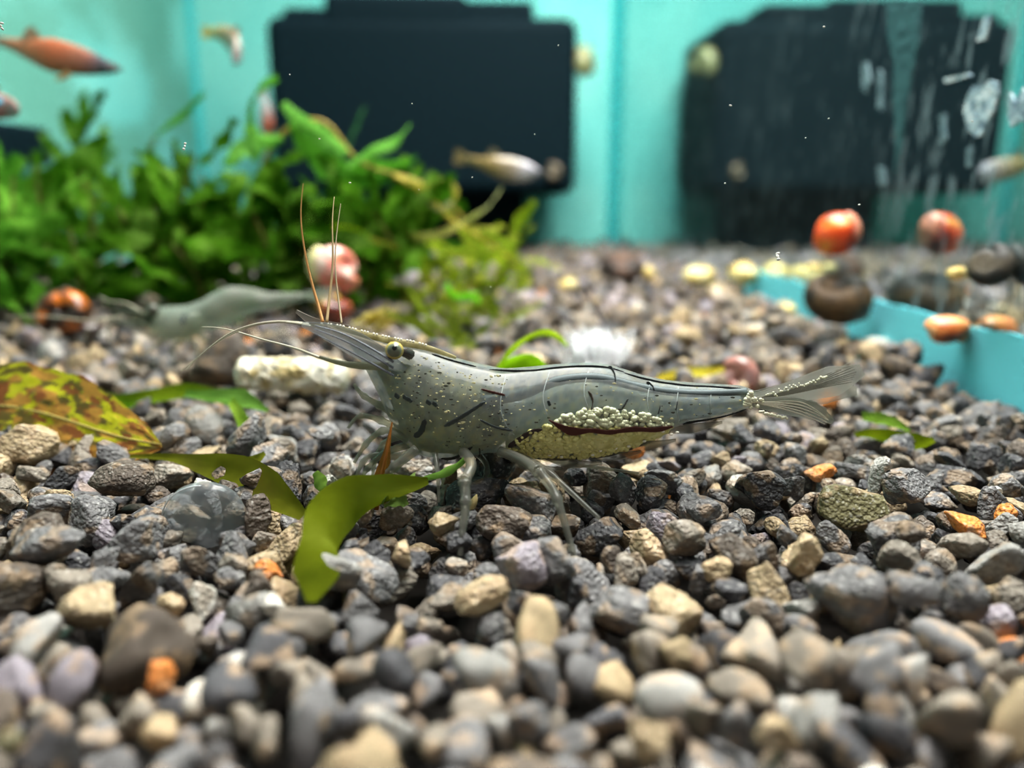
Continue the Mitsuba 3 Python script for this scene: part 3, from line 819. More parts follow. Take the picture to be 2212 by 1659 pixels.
S2.limb('stripe', [(392, 700), (396, 690), (399, 680)], 0.2, 0.12, -3.0, -3.0, 'matte', lin((50, 60, 84)), label='dark blue mark behind the head')
add(key + '__eye', ell(pt(330, 668, 109.8), (0.8, 0.8, 0.8), 2), 'wet', lin((70, 70, 60)))
S2.limb('antenna', [(320, 685), (270, 682), (225, 690), (120, 685), (10, 684)], 0.14, 0.05, -1, -5, 'matte', PALE, 40, 6)
S2.limb('antenna', [(315, 680), (270, 655), (235, 650), (215, 640)], 0.14, 0.05, -1, 2, 'matte', PALE, 40, 6)
S2.limb('antenna', [(320, 690), (260, 690), (215, 690), (180, 735)], 0.14, 0.05, -1, -3, 'matte', PALE, 40, 6)
S2.limb('antennal_scale', [(330, 690), (290, 678), (240, 672)], 0.9, 0.2, -1.5, -2, 'limb_clear', lin((150, 156, 140)))
S2.limb('antennal_scale', [(330, 700), (290, 700), (235, 697)], 0.8, 0.2, 1.0, 2, 'limb_clear', lin((150, 156, 140)))
for k, pts in enumerate([[(345, 730), (300, 715), (240, 700), (236, 745)], [(360, 735), (330, 752), (312, 770)], [(390, 738), (372, 755), (378, 782)], [(410, 735), (425, 752), (420, 776)], [(430, 722), (452, 742), (470, 772)]]):
    S2.limb('leg', pts, 0.4, 0.14, -2.2, -3.5 - 0.5 * k, 'limb_clear', lin((190, 192, 180)))
S2.blade('tail_fan', [(655, 638), (690, 632), (730, 622)], [6, 12, 5], -0.5, -1.5, lin((200, 212, 196)), 'shell_clear')
S2.blade('tail_fan', [(655, 640), (695, 642), (728, 644)], [6, 11, 4], 0.5, 1.5, lin((200, 212, 196)), 'shell_clear')
for k, (a, b) in enumerate((((470, 708), (480, 725)), ((500, 698), (512, 716)), ((535, 678), (548, 695)))):
    S2.blade('swimmeret', [a, ((a[0] + b[0]) / 2 + 4, (a[1] + b[1]) / 2), b], [8, 9, 3], -1, -1, lin((204, 212, 196)))

# ------------------------------------------------------------------ fish


def fish(name, label, Y, centre, halves, thick, cols, fins=(), eye=None, group=None, freq=0.5, eyecol=(30, 34, 46)):
    """centre: pixel points nose to tail; halves: half heights in pixels along it; thick: half thickness over half height."""
    key = thing(name, label, 'fish', group)
    n, sides = 60, 28
    c = smooth_curve([pt(u, v, Y + k) for u, v, k in centre], n)
    s = mm_per_px(Y, c[:, 2].mean())
    from scipy.interpolate import PchipInterpolator
    h = PchipInterpolator(np.linspace(0, 1, len(halves)), halves)(np.linspace(0, 1, n)) * s
    t = np.gradient(c, axis=0); t /= np.linalg.norm(t, axis=1, keepdims=True)
    side = np.cross(t, [0, 0, 1.0]); side /= np.linalg.norm(side, axis=1, keepdims=True)
    up = np.cross(side, t)
    ang = np.arange(sides) * 2 * np.pi / sides
    V = c[:, None] + h[:, None, None] * (np.cos(ang)[None, :, None] * up[:, None] + thick * np.sin(ang)[None, :, None] * side[:, None])
    i, j = np.meshgrid(np.arange(n - 1), np.arange(sides), indexing='ij')
    f = np.stack([i * sides + j, i * sides + (j + 1) % sides, (i + 1) * sides + (j + 1) % sides, (i + 1) * sides + j], -1).reshape(-1, 4)
    f = np.vstack([f[:, [0, 1, 2]], f[:, [0, 2, 3]]])
    v = np.vstack([V.reshape(-1, 3), c[0], c[-1]])
    j = np.arange(sides); N = n * sides
    f = np.vstack([f, np.stack([(j + 1) % sides, j, j * 0 + N], 1), np.stack([N - sides + j, N - sides + (j + 1) % sides, j * 0 + N + 1], 1)])
    k = np.r_[np.repeat(np.linspace(0, 1, n), sides), 0, 1]
    k = np.clip(k + 0.12 * (meshkit.fbm(v * freq, 3, 2) - 0.5), 0, 1)
    cc = np.array([lin(x) for x in cols])
    co = np.column_stack([np.interp(k, np.linspace(0, 1, len(cc)), cc[:, q]) for q in range(3)])
    add(key + '__body', (v, f), 'wet', co)
    for (nm, pts, w, col, dy) in fins:
        add(numbered(key + '__' + nm), ribbon([pt(u, vv, Y + dy) for u, vv in pts], [x * s for x in w], np.cross(np.array(pt(*pts[-1], Y)) - pt(*pts[0], Y), [0, 1, 0.0]), n=16, m=6, cup=0.05, thick=0.08), 'old_leaf', lin(col))
    if eye:
        u, vv, r = eye
        for sgn in (-1, 1):
            k0 = int(np.argmin(np.linalg.norm(c[:, [0, 2]] - pt(u, vv, Y)[[0, 2]], axis=1)))
            e = pt(u, vv, Y) ; e[1] = c[k0][1] + sgn * h[k0] * thick * 0.86
            add(numbered(key + '__eye'), ell(e, (r * s, r * s * 0.5, r * s), 2), 'wet', lin(eyecol))
    return key


fish('orange_fish', 'orange red fish with a dark head at the upper left', 150, [(262, 150, -1), (225, 144, 0), (170, 131, 0), (100, 117, 0), (45, 103, 1), (8, 92, 2), (-12, 88, 3)], [3, 18, 30, 34, 24, 13, 9], 0.5,
     [(104, 82, 82), (80, 74, 84), (150, 92, 70), (172, 82, 44), (176, 90, 50), (168, 98, 68), (136, 96, 72)],
     [('dorsal_fin', [(62, 98), (68, 80), (60, 60)], [22, 20, 9], (150, 122, 100), 0), ('tail_fin', [(-8, 90), (-30, 82), (-52, 76)], [10, 30, 34], (140, 110, 84), 3), ('belly_fin', [(150, 156), (136, 165), (120, 172)], [8, 7, 3], (190, 150, 110), -2)], (229, 144, 7))
fish('tan_fish', 'small curved tan fish beside the left seam', 175, [(507, 137, -3), (512, 112, -1), (503, 90, 1), (482, 74, 3), (455, 70, 5)], [6, 20, 23, 17, 9], 0.5,
     [(112, 92, 98), (140, 126, 118), (132, 108, 82), (146, 122, 76), (168, 152, 84)],
     [('tail_fin', [(462, 70), (448, 70), (436, 68)], [8, 14, 12], (190, 178, 112), 5), ('dorsal_fin', [(500, 76), (510, 66), (508, 58)], [12, 9, 4], (150, 130, 104), 0)], (510, 122, 4))
fish('red_fish', 'reddish fish with a cyan glint painted as its eye, cut by the left edge', 135, [(38, 236, -2), (20, 233, 0), (-20, 226, 0), (-70, 215, 2), (-100, 208, 3)], [8, 24, 32, 22, 10], 0.5,
     [(150, 110, 108), (140, 96, 90), (160, 110, 100), (150, 130, 80), (140, 130, 90)],
     [('dorsal_fin', [(-20, 200), (-26, 188), (-38, 176)], [24, 20, 10], (132, 130, 86), 0), ('tail_fin', [(-95, 208), (-120, 200), (-140, 196)], [10, 26, 30], (140, 120, 90), 3)], (3, 221, 9), eyecol=(60, 190, 225))  # cyan eye glint is put into the eye colour
fish('silver_fish', 'silver headed tan fish in front of the black filter', 185, [(1166, 372, -2), (1140, 371, 0), (1100, 365, 0), (1060, 356, 0), (1020, 347, 1), (1004, 343, 2)], [4, 20, 25, 20, 11, 8], 0.5,
     [(140, 134, 146), (176, 172, 182), (140, 126, 108), (124, 106, 68), (112, 94, 54), (96, 82, 52)],
     [('tail_fin', [(1010, 344), (996, 341), (982, 338)], [8, 15, 16], (128, 112, 76), 2), ('dorsal_fin', [(1070, 342), (1066, 332), (1058, 324)], [14, 11, 5], (118, 108, 84), 0)], (1152, 369, 4))
fish('little_fish', 'tiny red and white fish behind the curled leaf tip', 205, [(576, 292, 0), (577, 268, 0), (574, 240, 0), (570, 212, 0)], [6, 14, 13, 6], 0.6, [(130, 60, 44), (156, 76, 54), (160, 150, 150), (150, 150, 154)],
     [('tail_fin', [(570, 214), (568, 204), (566, 194)], [6, 11, 10], (200, 190, 190), 0)])

# ------------------------------------------------------------------ snails


def spiral(R, turns=3.2, fat=0.55, rise=0.0, grow=0.16, sides=20, n=110):
    th = np.linspace(0, 2 * np.pi * turns, n)
    r = R * np.exp(-grow * (th[-1] - th))
    rad = r * fat * np.clip((n - 0.4 - np.arange(n)) / 7, 0.05, 1) ** 0.5
    c = np.c_[(r - rad * 0.55) * np.cos(th), (r - rad * 0.55) * np.sin(th), -rise * r]
    v, f = tube(c, rad, sides)
    v = v - (v.max(0) + v.min(0)) / 2
    return v / np.abs(v[:, :2]).max() * R, f


def snail(name, label, p, R, axis, spin, cols, fat=0.55, rise=0.0, foot=None, footcol=(220, 160, 140), freq=0.5, grow=0.16, squash=(1, 1, 1), group=None, seed=0):
    """axis: the direction the shell's axle points to; foot: offset of the foot's middle from p in mm, with its half sizes."""
    key = thing(name, label, 'snail', group)
    v, f = spiral(R, fat=fat, rise=rise, grow=grow)
    a = np.asarray(axis, float) / np.linalg.norm(axis)
    x = np.cross([0.3, 0.2, 1.0] if abs(a[2]) < 0.9 else [0, 1.0, 0.1], a); x /= np.linalg.norm(x)
    y = np.cross(a, x)
    ca, sa = math.cos(spin), math.sin(spin)
    M = np.c_[x * ca + y * sa, y * ca - x * sa, a]
    v = (v * squash) @ M.T
    v = v - (v.max(0) + v.min(0)) / 2 + p
    add(key + '__shell', (v, f), 'matte' if name == 'nerite_snail' else 'wet', mottled(v, cols, freq, seed, 3.2))
    if foot is not None:
        o, r = foot
        fv, ff = ell(np.zeros(3), r, 3)
        fv = fv * (1 + 0.2 * (meshkit.fbm(fv * 0.7, 3, 4)[:, None] - 0.5)) + np.asarray(p) + o
        add(key + '__foot', (fv, ff), 'wet', lin(footcol), label='soft body')
    return key


RED_S = [(90, 28, 14), (186, 54, 18), (214, 76, 26), (226, 136, 44)]
q = pt(1820, 506, 126)
snail('ramshorn_snail', 'bright red snail stuck to the side glass beside its reflection', q + [-1.2, 0, 0], 3.5, (0.75, -0.5, 0.15), 4.4, RED_S, fat=0.62, foot=([1.9, 0.3, 0.5], (2.2, 2.0, 2.7)), footcol=(238, 150, 120), squash=(1, 0.85, 1.7))
q = pt(2057, 713, 103)
snail('ramshorn_snail', 'orange brown snail on the light blue strip at the right', q + [-0.9, 0, 0], 2.2, (1.0, -0.3, 0.05), 2.4, [(96, 42, 18), (176, 84, 36), (222, 138, 76), (232, 180, 130)], fat=0.6, foot=([2.2, 0.3, -0.4], (1.0, 1.3, 1.3)), footcol=(150, 110, 70), squash=(1, 1, 2.3), seed=3)
q = pt(1813, 642, 127)
snail('nerite_snail', 'large dark brown domed snail at the edge of the blue strip', q + [-0.4, 0, 0], 5.5, (-0.2, -0.4, 0.9), 1.0, [(20, 15, 11), (40, 29, 18), (80, 57, 30), (56, 41, 25)], fat=0.62, rise=0.9, freq=0.35, foot=([3.4, 0.5, -2.4], (2.2, 2.2, 1.6)), footcol=(70, 62, 46), grow=0.1, squash=(1, 1, 1.15))
q = pt(1343, 576, 200)
snail('nerite_snail', 'dark brown snail on the gravel at the far back', q, 5.6, (-0.1, -0.5, 0.9), 2.0, [(26, 20, 18), (66, 44, 34), (92, 64, 46)], fat=0.62, rise=0.75, grow=0.1, freq=0.3)
q = pt(2152, 572, 97.5)  # added snail, kept dim, stands in for a reflection in the glass
snail('nerite_snail', 'dim dark snail added on the side glass near the right edge in place of a reflection', q + [-0.4, 0, 0], 2.7, (-0.6, -0.5, 0.3), 0.4, [(30, 28, 27), (50, 46, 42), (84, 74, 60)], fat=0.62, rise=0.6, grow=0.11)
q = pt(1562, 650, 175)
snail('striped_snail', 'brown striped snail tilted on the gravel left of the blue strip', q, 4.3, (0.3, -0.4, 0.6), 4.0, [(60, 34, 24), (120, 100, 80), (170, 150, 116)], fat=0.6, rise=0.8, freq=0.6, grow=0.11)
q = pt(1600, 814, 98)
snail('ramshorn_snail', 'dull pink brown snail on the gravel behind the tail joint', q, 2.6, (-0.3, -0.8, 0.3), 1.4, [(112, 74, 66), (158, 102, 90), (140, 110, 108)], fat=0.62, grow=0.1, seed=5)
q = pt(722, 595, 132)
snail('ramshorn_snail', 'pale pink snail standing upright behind the raised feelers', q + [0.3, 0, 1.0], 4.0, (0.7, -0.6, 0.2), 4.6, [(190, 120, 90), (224, 116, 110), (236, 160, 150), (240, 214, 200)], fat=0.66, foot=([-2.6, -0.4, 0.6], (2.0, 2.0, 3.0)), footcol=(212, 196, 140), squash=(0.9, 1.1, 1.3), seed=6, grow=0.1)
q = pt(723, 660, 129)
b = thing('snail_shell', 'empty dark red and tan shell below the pale pink snail', 'shell')
v, f = spiral(3.2, fat=0.6, rise=0.9)
add(b + '__spire', (v * [1, 1, 1.1] @ rotm(0.5, 0.3, 0.2).T + q, f), 'wet', mottled(v, [(70, 20, 18), (136, 62, 40), (170, 140, 60)], 0.5, 7))
q = pt(140, 672, 125)
snail('ramshorn_snail', 'dark snail with a glowing orange edge at the far left', q, 3.9, (0.2, -0.7, 0.55), 2.9, [(26, 17, 14), (44, 27, 18), (84, 44, 22), (216, 116, 34)], fat=0.62, grow=0.1, squash=(1, 1, 1.5), seed=8, foot=([1.8, 0.6, -2.8], (3.4, 2.4, 1.6)), footcol=(58, 44, 42))
q = pt(12, 617, 150)
snail('ramshorn_snail', 'small rust red snail among leaves at the left edge', q, 1.9, (0.4, -0.8, 0.2), 1.0, [(90, 34, 16), (150, 60, 30)], fat=0.6)
q = pt(1272, 130, 316)
snail('algae_snail', 'olive snail clinging to the right side of the black filter', q + [-1.5, 4, 0], 6.6, (0.9, -0.3, 0.2), 3.0, [(92, 92, 60), (128, 122, 78), (140, 150, 110)], fat=0.62, rise=0.3)
q = pt(1197, 370, 309)
snail('algae_snail', 'small brown snail on the lower right of the black filter', q, 3.2, (0, -1, 0.1), 1.0, [(70, 62, 50), (110, 92, 70)], fat=0.62, rise=0.3)
# pale yellow pond snails / pellets lying on the gravel
for k, (u, v_, Y, a, b, lab) in enumerate(((1512, 598, 187, 38, 24, 'largest pale yellow pellet on the gravel ridge at the back'), (1605, 592, 183, 30, 26, 'lumpy pale yellow pellet at the end of the blue strip'), (1400, 592, 200, 15, 17, 'small pale yellow pellet touching the far dark snail'),
                                          (1226, 620, 190, 23, 17, 'pale yellow pellet by the plants, left of the far dark snail'), (1697, 667, 152, 22, 13, 'pale yellow pellet left of the large brown snail'), (1968, 590, 106, 20, 14, 'pale yellow lump added on the side glass in place of a reflected pellet'), (1720, 578, 150, 16, 9, 'faint yellow crumb under the red snail'))):
    s = mm_per_px(Y)
    v, f = ell(np.zeros(3), (a * s, (a + b) / 2 * s, b * s), 3)
    v = v * (1 + 0.5 * (meshkit.fbm(v / (a * s) * 1.6 + k, 3, k)[:, None] - 0.5)) + pt(u, v_, Y)
    if u > 1900 or k == 6:  # the lump farthest right is added, standing for a reflected pellet
        v[:, 0] += side_x(Y) - v[:, 0].max()
    add(numbered('food_pellet'), (v, f), 'matte', mottled(v, [(190, 160, 88), (214, 192, 124), (222, 210, 160)], 0.5, k), label=lab, cat='pellet')

# ------------------------------------------------------------------ plants
GREENS = [(28, 62, 6), (46, 90, 12), (74, 118, 26), (116, 156, 62)]


def leaf_color(v, cols, seed):
    return mottled(v, cols, 0.25, seed, 2.2)


def add_leaf(plant, spine, w, cols, seed, side=None, mat='leaf', wave=0.25, cup=0.25, label=None, m=7, n=22, name='leaf', twist=0.0):
    side = (1, 0.3, 0.4) if side is None else side
    v, f = ribbon(spine, w, side, n=n, m=m, cup=cup, wave=wave, seed=seed, twist=twist)
    return add(numbered(f'{plant}__{name}'), (v, f), mat, leaf_color(v, cols, seed), label=label)


pr = np.random.default_rng(33)


def bush(name, label, u0, Y, rx, ry, h, count, cols, length=(11, 20), width=(1.5, 2.6), lean=(0, 0), low=0.0, group=None, mat='leaf'):
    """A clump of ribbon leaves on thin stems, wider below, around the spot at pixel column u0 and distance Y."""
    key = thing(name, label, 'plant', group)
    cx = (u0 - 1106) / FOC * (Y * cp + 4)
    gz = float(ground(Y))
    nst = max(3, count // 9)
    stems = []
    for k in range(nst):
        a = pr.uniform(0, 2 * np.pi); q = math.sqrt(pr.random())
        bx, by = cx + q * rx * 0.7 * math.cos(a), Y + q * ry * 0.7 * math.sin(a)
        tx, ty = bx + pr.normal(0, rx * 0.3) + lean[0] * h, by + pr.normal(0, ry * 0.25) + lean[1] * h
        hh = h * pr.uniform(0.6, 1.0) * (1 - 0.35 * q)
        c = smooth_curve([(bx, by, gz - 1), ((bx + tx) / 2 + pr.normal(0, 2), (by + ty) / 2, gz + hh * 0.55), (tx, ty, gz + hh)], 20)
        stems.append(c)
        add(numbered(key + '__stem'), tube(c, np.linspace(0.45, 0.2, 20), 6), 'matte', lin((96, 92, 40)))
    for k in range(count):
        c = stems[k % nst]
        i = int(np.clip(pr.beta(1.3, 1.0) * 19, 1 + low * 8, 19))
        p = c[i]
        a = pr.uniform(0, 2 * np.pi)
        el = pr.uniform(-0.2, 1.25)
        L = pr.uniform(*length)
        d = np.array([math.cos(a) * math.cos(el), 0.7 * math.sin(a) * math.cos(el), math.sin(el)])
        droop = pr.uniform(-0.5, 0.35)
        mid = p + d * L * 0.5 + [pr.normal(0, 0.8), pr.normal(0, 0.8), 0]
        end = p + d * L + [0, 0, droop * L * 0.5]
        end[2] = max(end[2], gz + 0.5)
        w = pr.uniform(*width)
        add_leaf(key, [p, mid, end], [0.25 * w, 0.7 * w, w, w * 0.95, w * 0.5], cols, int(pr.integers(1000)), side=pr.normal(size=3), mat=mat, twist=pr.normal(0, 0.6))
    return key


bush('aquatic_fern', 'dense dark green leafy plant in the middle of the left clump', 300, 160, 30, 20, 37, 92, GREENS)
bush('aquatic_fern', 'green leafy plant just left of the raised feelers', 560, 152, 22, 16, 26, 74, GREENS)
bush('aquatic_fern', 'bright green leafy plant at the left edge behind the orange edged snail', 30, 145, 18, 14, 27, 56, [(50, 104, 22), (84, 140, 40), (120, 176, 62)])
bush('aquatic_fern', 'green leafy plant below the lower edge of the black filter', 800, 160, 22, 16, 26, 74, GREENS)
bush('yellowing_fern', 'yellow green trailing plant at the right end of the clump', 1010, 158, 14, 12, 15, 46, [(92, 120, 18), (136, 156, 34), (176, 176, 70)], length=(8, 14), width=(0.7, 1.5), lean=(0.3, 0))
bush('aquatic_fern', 'tall far plant against the left wall behind the dense clump', 150, 215, 24, 12, 42, 40, GREENS, length=(12, 22))
bush('creeping_moss', 'low olive moss on the gravel right of the plants', 1010, 128, 14, 10, 6, 34, [(66, 84, 16), (96, 112, 28), (120, 132, 50)], length=(5, 9), width=(0.5, 1.1))
# sprigs that stand out from the clump
sp_ = thing('fern_sprig', 'sprig of curled green leaves rising in front of the black filter', 'plant')
Y = 150
P = lambda pts, Y: [pt(u, v, Y + k * 0.8) for k, (u, v) in enumerate(pts)]
W = lambda ws, Y: [w * mm_per_px(Y, 30) for w in ws]
G1, G2, G3 = [(62, 124, 24), (86, 152, 44)], [(92, 160, 52), (126, 190, 84)], [(104, 140, 26), (160, 176, 50)]
up = (0.6, -0.3, 0.7)
add(sp_ + '__stem', tube3([pt(560, 420, 154), pt(600, 300, 152), pt(700, 265, 151), pt(760, 335, 152), pt(900, 392, 152), pt(1000, 470, 153)], 0.5, 0.35, 50), 'matte', lin((140, 120, 44)), label='brownish yellow stem')
for pts, w, cols, dY in (([(545, 300), (537, 255), (547, 208), (572, 180), (598, 166)], [9, 12, 13, 15, 12], G1, 0), ([(560, 340), (530, 320), (500, 345), (482, 352)], [18, 20, 16, 8], G2, -1), ([(545, 270), (550, 300), (590, 302), (612, 300)], [14, 20, 18, 8], G2, -1),
                        ([(612, 222), (640, 252), (690, 290), (745, 335)], [9, 18, 22, 16], G2, -2), ([(640, 260), (660, 300), (690, 340), (700, 390)], [18, 26, 26, 12], G1, 0), ([(750, 360), (800, 328), (850, 305), (884, 268)], [7, 13, 18, 10], G2, -2),
                        ([(745, 330), (760, 290), (772, 260), (786, 230)], [10, 12, 16, 10], [(40, 84, 48), (58, 100, 60)], 40), ([(760, 345), (820, 360), (880, 350), (900, 335)], [14, 18, 16, 4], G1, 2), ([(700, 330), (730, 360), (790, 385), (850, 380)], [14, 24, 22, 8], G1, 0)):
    add_leaf(sp_, P(pts, Y + dY), W(w, Y), cols, int(pr.integers(999)), side=up, wave=0.1)
sp_ = thing('fern_sprig', 'single paddle shaped leaf pointing up right beside the left seam', 'plant')
add_leaf(sp_, P([(330, 300), (358, 274), (395, 245), (425, 212), (440, 200)], 156), W([3, 8, 13, 17, 9], 156), G1, 5, side=up, wave=0.05)
add(sp_ + '__stem', tube3([pt(300, 420, 158), pt(318, 350, 157), pt(332, 298, 156)], 0.4, 0.3), 'matte', lin((110, 130, 70)))
sp_ = thing('yellow_sprig', 'yellow forked sprig in front of the lower right of the black filter', 'plant')
add(sp_ + '__stem', tube3([pt(850, 380, 150), pt(920, 420, 150), pt(970, 470, 150), pt(1050, 520, 152), pt(1100, 560, 154)], 0.55, 0.3, 40), 'matte', lin((172, 158, 48)))
for pts, w, cols in (([(880, 388), (925, 402), (958, 390), (985, 412), (975, 435)], [6, 8, 8, 7, 5], [(168, 160, 40), (190, 184, 90)]), ([(975, 435), (955, 452), (925, 440)], [6, 6, 3], [(180, 176, 70), (205, 205, 150)]), ([(1000, 478), (1040, 455), (1066, 430), (1082, 404)], [7, 9, 8, 4], [(150, 158, 80), (176, 180, 130)]),
                   ([(1000, 480), (950, 506), (905, 512), (885, 508)], [6, 9, 9, 5], [(188, 186, 84), (212, 208, 120)]), ([(1010, 490), (1050, 496), (1090, 488)], [6, 9, 5], [(170, 178, 50), (196, 196, 90)]), ([(1040, 500), (1080, 520), (1118, 530)], [8, 12, 5], G3), ([(1000, 500), (1040, 540), (1070, 556)], [10, 16, 6], G3), ([(940, 560), (1000, 545), (1050, 560)], [10, 14, 6], G3), ([(720, 492), (760, 500), (800, 520)], [8, 14, 8], [(150, 190, 20), (170, 205, 40)]), ([(800, 515), (830, 528), (862, 536)], [5, 8, 5], [(190, 180, 60), (200, 196, 80)])):
    add_leaf(sp_, P(pts, 148), W(w, 148), cols, int(pr.integers(999)), side=up, wave=0.1)
sp_ = thing('fern_sprig', 'small bright green curl low on the right of the clump', 'plant')
add_leaf(sp_, P([(962, 612), (985, 640), (1010, 640), (1038, 652)], 120), W([6, 9, 11, 6], 120), [(96, 170, 30), (120, 200, 40)], 3, side=up)
add_leaf(sp_, P([(1000, 632), (1015, 636), (1035, 628)], 120), W([5, 8, 4], 120), [(96, 170, 30), (120, 200, 40)], 4, side=up)
sp_ = thing('moss_tuft', 'pale yellow tuft on the gravel right of the pink snail', 'plant')
for pts in ([(760, 700), (800, 680), (850, 670)], [(770, 712), (820, 690), (870, 690)], [(800, 715), (840, 695), (860, 660)], [(780, 690), (820, 672), (840, 655)]):
    add_leaf(sp_, P(pts, 122), W([8, 14, 5], 122), [(172, 158, 70), (214, 200, 120)], int(pr.integers(99)), side=up)

# ------------------------------------------------------------------ leaves lying on the gravel
def lying(name, label, strips, cat='leaf', mat='leaf', side=(0.2, 0.6, 0.75), wave=0.12, single=None):
    key = thing(name, label, cat)
    for k, (pts, ws, cols) in enumerate(strips):
        p3 = [pt(u, v, Y) for u, v, Y in pts]
        w = [x * mm_per_px(pts[0][2]) for x in ws]
        add_leaf(key, p3, w, cols, 11 + k, side=side, mat=mat, wave=wave, n=40, m=11, name='blade')
    return key


OL, GR_, LM = [(66, 72, 14), (98, 102, 26), (88, 88, 28)], [(70, 112, 34), (104, 146, 62)], [(104, 140, 36), (140, 172, 60)]
# big decaying leaf: one sheet with worn yellow, tan and olive patches
key = thing('decaying_leaf', 'large mottled yellow and tan rotting leaf lying at the left edge', 'leaf')
n_, m_ = 120, 60
sp0 = smooth_curve([pt(u, v, Y) for u, v, Y in ((-70, 884, 82), (20, 884, 80), (100, 900, 78), (190, 928, 74.5), (270, 952, 72), (348, 966, 70.5))], n_)
wd = np.interp(np.linspace(0, 1, n_), [0, 0.2, 0.45, 0.7, 0.9, 1], [4.2, 4.9, 5.0, 4.0, 2.2, 0.3])
tt = np.gradient(sp0, axis=0); tt /= np.linalg.norm(tt, axis=1, keepdims=True)
sv = np.array([-0.12, 0.66, 0.75]); sv = sv - tt * (tt @ sv)[:, None]; sv /= np.linalg.norm(sv, axis=1, keepdims=True)
nn = np.cross(tt, sv)
x = np.linspace(-1, 1, m_)
g = np.stack(np.meshgrid(np.linspace(0, 9, n_), np.linspace(0, 3, m_), indexing='ij'), -1)
bumpy = meshkit.fbm(np.dstack([g, g[..., :1] * 0]), 4, 3) - 0.5
v = (sp0[:, None] + sv[:, None] * (x[None, :, None] * wd[:, None, None] * (1 + 0.25 * bumpy[..., None])) + nn[:, None] * ((0.10 * (x ** 2)[None] * wd[:, None] + 1.1 * bumpy)[..., None])).reshape(-1, 3)
i, j = np.meshgrid(np.arange(n_ - 1), np.arange(m_ - 1), indexing='ij')
f = np.stack([i * m_ + j, i * m_ + j + 1, (i + 1) * m_ + j + 1, (i + 1) * m_ + j], -1).reshape(-1, 4)
gg = np.dstack([g[..., 0] * 1.3, g[..., 1] * 3.6, g[..., :1] * 0]).reshape(-1, 3)
a = meshkit.fbm(gg * 1.3, 4, 9); b = meshkit.fbm(gg * 3.5 + 4, 4, 2); t2 = np.tile((x + 1) / 2, n_)
co = np.tile(lin((112, 98, 52)), (len(v), 1))
yel = np.clip((a + 0.18 * (t2 - 0.5) - 0.47) * 22, 0, 1)[:, None]
co = co * (1 - yel) + (lin((206, 204, 24)) + (lin((240, 236, 70)) - lin((206, 204, 24))) * b[:, None]) * yel
tanm = np.clip((meshkit.fbm(gg * 0.9 + 11, 3, 5) - 0.54) * 26, 0, 1)[:, None]
co = co * (1 - tanm) + lin((216, 160, 76)) * tanm * (0.75 + 0.5 * b[:, None])
rust = np.clip((meshkit.fbm(gg * 1.1 + 31, 3, 6) - 0.6) * 30, 0, 1)[:, None]
co = co * (1 - rust) + lin((150, 92, 54)) * rust
add(key + '__blade', (v, f), 'old_leaf', np.clip(co, 0, 1), smooth=True)
add(key + '__midrib', tube(sp0 + nn * 0.15 + sv * 0.2, np.linspace(0.22, 0.1, n_), 6), 'matte', lin((134, 118, 58)))

lying('leaf_strand', 'green strand with a forked tip lying before the white pellet', [
    ([(196, 838, 95), (250, 868, 91), (330, 858, 90), (400, 845, 90), (470, 852, 89)], [6, 16, 18, 17, 10], [(70, 108, 16), (104, 120, 22)]),
    ([(400, 850, 86), (460, 856, 84), (520, 862, 82), (580, 888, 80)], [8, 14, 22, 3], GR_),
    ([(500, 866, 81.5), (530, 915, 76.5), (552, 955, 72.5), (590, 992, 70)], [9, 16, 18, 4], LM)])
lying('olive_leaf', 'broad olive green leaf running toward the front from under the rotting leaf', [
    ([(280, 986, 70), (360, 988, 69), (440, 1003, 65.5), (520, 1024, 62), (590, 1062, 58.5), (655, 1114, 54.5)], [4, 10, 22, 36, 34, 10], OL),
    ([(500, 1020, 65), (545, 998, 66), (572, 978, 67)], [18, 16, 4], OL)])
lying('drooping_leaf', 'broad yellow green leaf drooping over the stones in the foreground', [
    ([(925, 1040, 56), (840, 1062, 55), (760, 1085, 53), (708, 1130, 50), (690, 1190, 46.5), (682, 1245, 44), (672, 1300, 42)], [10, 40, 54, 50, 36, 42, 8], [(60, 70, 10), (84, 94, 16), (104, 114, 34)])], side=[(0.1, -0.35, 1), (-0.05, -0.4, 0.95), (-0.5, -0.35, 0.7), (-0.85, -0.2, 0.3), (-1, -0.1, 0.1), (-1, 0, 0), (-1, 0, 0)])
lying('round_leaflets', 'cluster of small round green leaflets beneath the shrimp head', [
    ([(800, 1095, 56), (825, 1070, 56), (850, 1060, 57)], [14, 30, 10], [(96, 130, 60), (150, 170, 100)]),
    ([(840, 1070, 57), (870, 1040, 57), (893, 1022, 58)], [14, 30, 10], [(84, 118, 40), (140, 164, 90)]),
    ([(700, 1060, 57), (690, 1040, 58), (680, 1020, 59)], [8, 18, 8], [(86, 116, 40), (110, 140, 60)]),
    ([(880, 1080, 56), (860, 1085, 56), (830, 1095, 55.5)], [10, 20, 8], [(110, 140, 66), (160, 176, 110)])], side=(0.8, 0, 0.6))
key = thing('brown_stem', 'upright orange brown leaf stem in front of the shrimp head', 'stem')
add_leaf(key, [pt(u, v, 57.5) for u, v in ((812, 1085), (822, 1040), (834, 985), (846, 915))], [22 * mm_per_px(57), 17 * mm_per_px(57), 7 * mm_per_px(57), 1 * mm_per_px(57)], [(132, 84, 34), (176, 122, 60)], 3, side=(1, 0, 0.1), mat='old_leaf', name='blade')
add(key + '__midrib', tube3([pt(812, 1100, 57), pt(824, 1035, 57), (pt(834, 985, 57)), pt(847, 912, 57.5)], 0.22, 0.06), 'matte', lin((140, 82, 24)))
